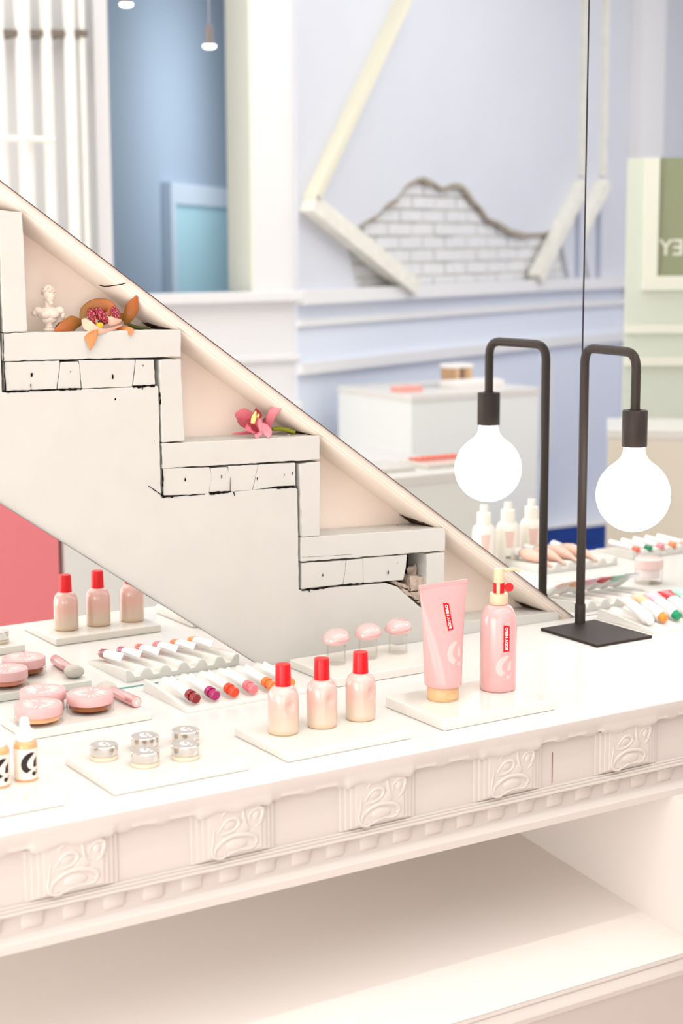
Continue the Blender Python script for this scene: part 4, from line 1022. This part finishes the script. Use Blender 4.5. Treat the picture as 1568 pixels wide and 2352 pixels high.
# pump bottles, puffs, jar and more tubes at the far end of the counter
MILK = mat('milky_pump_plastic', S(246, 242, 230), .2, .5, coat=.4); PTX = mat('rose_text', S(238, 178, 170), .5); BAR = mat('bar_code', S(90, 80, 84), .6)
def lotion(loc, label):
    t = thing('lotion_bottle', label, 'bottle', loc, 0, 'milky lotion bottles at the end of the counter'); R = .0245
    link('body', lathe([(0, 0), (R*.94, 0), (R, .003), (R, .070), (R*.95, .078), (R*.78, .085), (R*.52, .089), (0, .089)], 36), MILK, t, smooth=40)
    link('collar', lathe([(0, .088), (.0150, .088), (.0148, .112), (.010, .114), (0, .114)], 28), MILK, t, smooth=40)
    link('pump_head', lathe([(0, .113), (.0085, .113), (.0085, .128), (0, .129)], 24), MILK, t, smooth=40)
    bm = bmesh.new()
    for r in range(8):
        w = random.uniform(.014, .022); flat([[(-w/2, r*-.0042), (w/2, r*-.0042), (w/2, r*-.0042+.0024), (-w/2, r*-.0042+.0024)]], bm)
    link('label_text', wrap_cyl(dense(bm, .004), R, .066, math.radians(118)), PTX, t)
    bm = bmesh.new()
    for r in range(9): flat([[(.0012*r, 0), (.0012*r+.0007, 0), (.0012*r+.0007, .006), (.0012*r, .006)]], bm)
    link('bar_code', wrap_cyl(bm, R, .012, math.radians(112)), BAR, t)
    return t
for i, (u, v) in enumerate(((1110, 1300), (1165, 1292), (1219, 1284))):
    p = seen(u, v, 3.52); dd = Fv+Rv*((u-W0/2)/FPX)-Uv*((v-H0/2)/FPX); k = -CAM.z/dd.z; q = CAM+dd*k
    lab = ('milky lotion pump bottle standing nearest the stairs in the mirror', 'middle milky lotion pump bottle of three in the mirror', 'milky lotion pump bottle beside the black pole in the mirror')[i]
    if i == 0: l0 = lotion((q.x, -q.y, .0002), lab)
    else: dup(l0, (q.x, -q.y, .0002), lab)
def ground(u, v, z=0, tilt=True):
    if tilt: u -= 70
    dd = Fv+Rv*((u-W0/2)/FPX)-Uv*((v-H0/2)/FPX); q = CAM+dd*((z-CAM.z)/dd.z); return Vector((q.x, -q.y, z))
PUFF = mat('peach_applicator', S(240, 198, 180), .5, .3, sss=.1)
pt = ground(1372, 1306); 
rt = ridged(pt.x-.08, 5, .036, pt.y-.14, pt.y+.02, 'ridged white tray holding peach applicators at the end of the counter')
for i in range(4):
    t = thing('applicator', 'peach drop-shaped applicator in the far ridged tray', 'applicator', (pt.x-.055+.036*i, pt.y-.05, .026), 0, 'peach applicators')
    bm = tube([(0, -.035, 0), (0, -.02, 0), (0, 0, 0), (0, .02, -.002), (0, .04, -.004), (0, .055, -.008), (0, .066, -.012)], [.004, .011, .0135, .0115, .006, .003, .0025], 16); link('soft_tip', bm, PUFF, t, smooth=80)
    link('holder', tube([(0, -.033, 0), (0, -.060, .001)], [.009, .011], 14), WT, t, smooth=50)
jp = ground(1552, 1338)
t = thing('cream_jar', 'clear cream jar with a pale pink lid at the end of the counter', 'jar', (jp.x, jp.y, .0002))
link('glass_base', lathe([(0, 0), (.026, 0), (.0275, .002), (.0275, .028), (.025, .030), (.022, .030), (.021, .012), (0, .010)], 40, caps=False), PINKGLASS, t, smooth=40)
link('cream', lathe([(0, .0105), (.0205, .0125), (.0215, .0295), (0, .0295)], 32), WHITE, t, smooth=40)
link('lid', lathe([(0, .0305), (.0275, .0305), (.028, .032), (.028, .048), (.026, .0495), (0, .0495)], 40), mat('pale_cream_lid', S(238, 206, 198), .3, .5), t, smooth=40)
tp = ground(1545, 1275)
rt = ridged(tp.x-.06, 6, .034, tp.y-.10, tp.y+.02, 'ridged white tray holding coloured crayons near the counter front')
for i, cc in enumerate((S(250, 120, 90), S(10, 140, 96), S(250, 150, 160), S(248, 150, 90), S(252, 190, 180))):
    t = thing('crayon', 'slim crayon with a %s end in the far ridged tray' % ('coral', 'green', 'pink', 'orange', 'pale peach')[i], 'crayon', (tp.x-.04+.034*i, tp.y-.035, .022), 0, 'crayons in the far tray')
    link('barrel', tube([(0, -.04, 0), (0, .035, -.003)], .006, 12), WT, t, smooth=50); link('cap', tube([(0, .035, -.003), (0, .05, -.004)], .0055, 12), mat('crayon_%d' % i, cc, .4), t, smooth=50)
# glass panel with lettering at the end of the room
GP = mat('pale_green_panel', S(218, 226, 214), .4, .4); OLIVE = mat('olive_glass', S(150, 158, 126), .2, .5); GFR = mat('pale_green_frame', S(238, 240, 226), .4, .4)
P0 = seen(1477, 363, 5.9, True); P1 = seen(1700, 400, 5.9, True)
ax = Vector((P1.x-P0.x, P1.y-P0.y, 0)).normalized(); ay = Vector((0, 0, 1)); az = Vector((ax.y, -ax.x, 0))
if az.y < 0: az = -az
px_ = 5.9/FPX
gp = thing('lettered_panel', 'pale green standing panel with an olive pane and white letters', 'panel', P0)
def gb(name, s0, s1, z0, z1, o0, o1, m):
    bm = bmesh.new(); box(s0, s1, o0, o1, z0, z1, bm)
    for v in bm.verts: v.co = ax*v.co.x+az*v.co.y+ay*v.co.z
    return link(name, bm, m, gp)
gb('board', 0, 300*px_, -620*px_, 0, -.03, 0, GP)
gb('frame', 36*px_, 70*px_, -272*px_, 0, 0, .02, GFR)
gb('frame', 36*px_, 300*px_, -300*px_, -268*px_, 0, .03, GFR)
gb('frame', 0, 300*px_, -400*px_, -380*px_, 0, .02, GFR)
gb('frame', 0, 300*px_, -475*px_, -455*px_, 0, .03, GFR)
gb('pane', 70*px_, 300*px_, -268*px_, 0, .001, .006, OLIVE)
bm = text_bm('EY', 52*px_, .0008)
for v in bm.verts: v.co = ax*(102*px_-v.co.x)+az*.0075+ay*(v.co.y-205*px_)
link('lettering', bm, GFR, gp)
pg = seen(1436, 985, 5.4, True)
bp_ = block('beige_plinth', 0, .9, -.34, 0, FLOOR, pg.z, 'pale beige plinth below the lettered panel', 'plinth', mat('beige_plinth_paint', S(226, 218, 204), .5))
bp_.rotation_euler = (0, 0, math.radians(40)); bp_.location = Vector((pg.x, pg.y, FLOOR))+Matrix.Rotation(math.radians(40), 3, 'Z') @ Vector((.45, -.17, 0))
# pendants
for i, (u, v) in enumerate(((290, 12), (481, 108))):
    p = seen(u, v, 5.6); R = .0215
    t = thing('pendant_lamp', ('grey pendant spotlight at the top edge of the mirror view', 'grey pendant spotlight hanging lower, before the blue opening')[i], 'lamp', p)
    link('canister', lathe([(0, .006), (R, .006), (R*.62, .022), (R*.62, .066), (R*.5, .07), (0, .07)], 24), mat('pendant_grey', S(120, 112, 112), .4, metal=.5), t, smooth=40)
    link('lens', lathe([(0, -.006), (R*.7, -.005), (R, 0), (R, .006), (0, .006)], 24), mat('pendant_glow', (1, 1, 1, 1), .4, emit=(1, .96, .88, 1), es=5), t, smooth=40)
    link('cord', tube([(0, 0, .07), (0, 0, CEIL-p.z)], .0018, 6), mat('pendant_cord', S(170, 170, 176), .6), t)
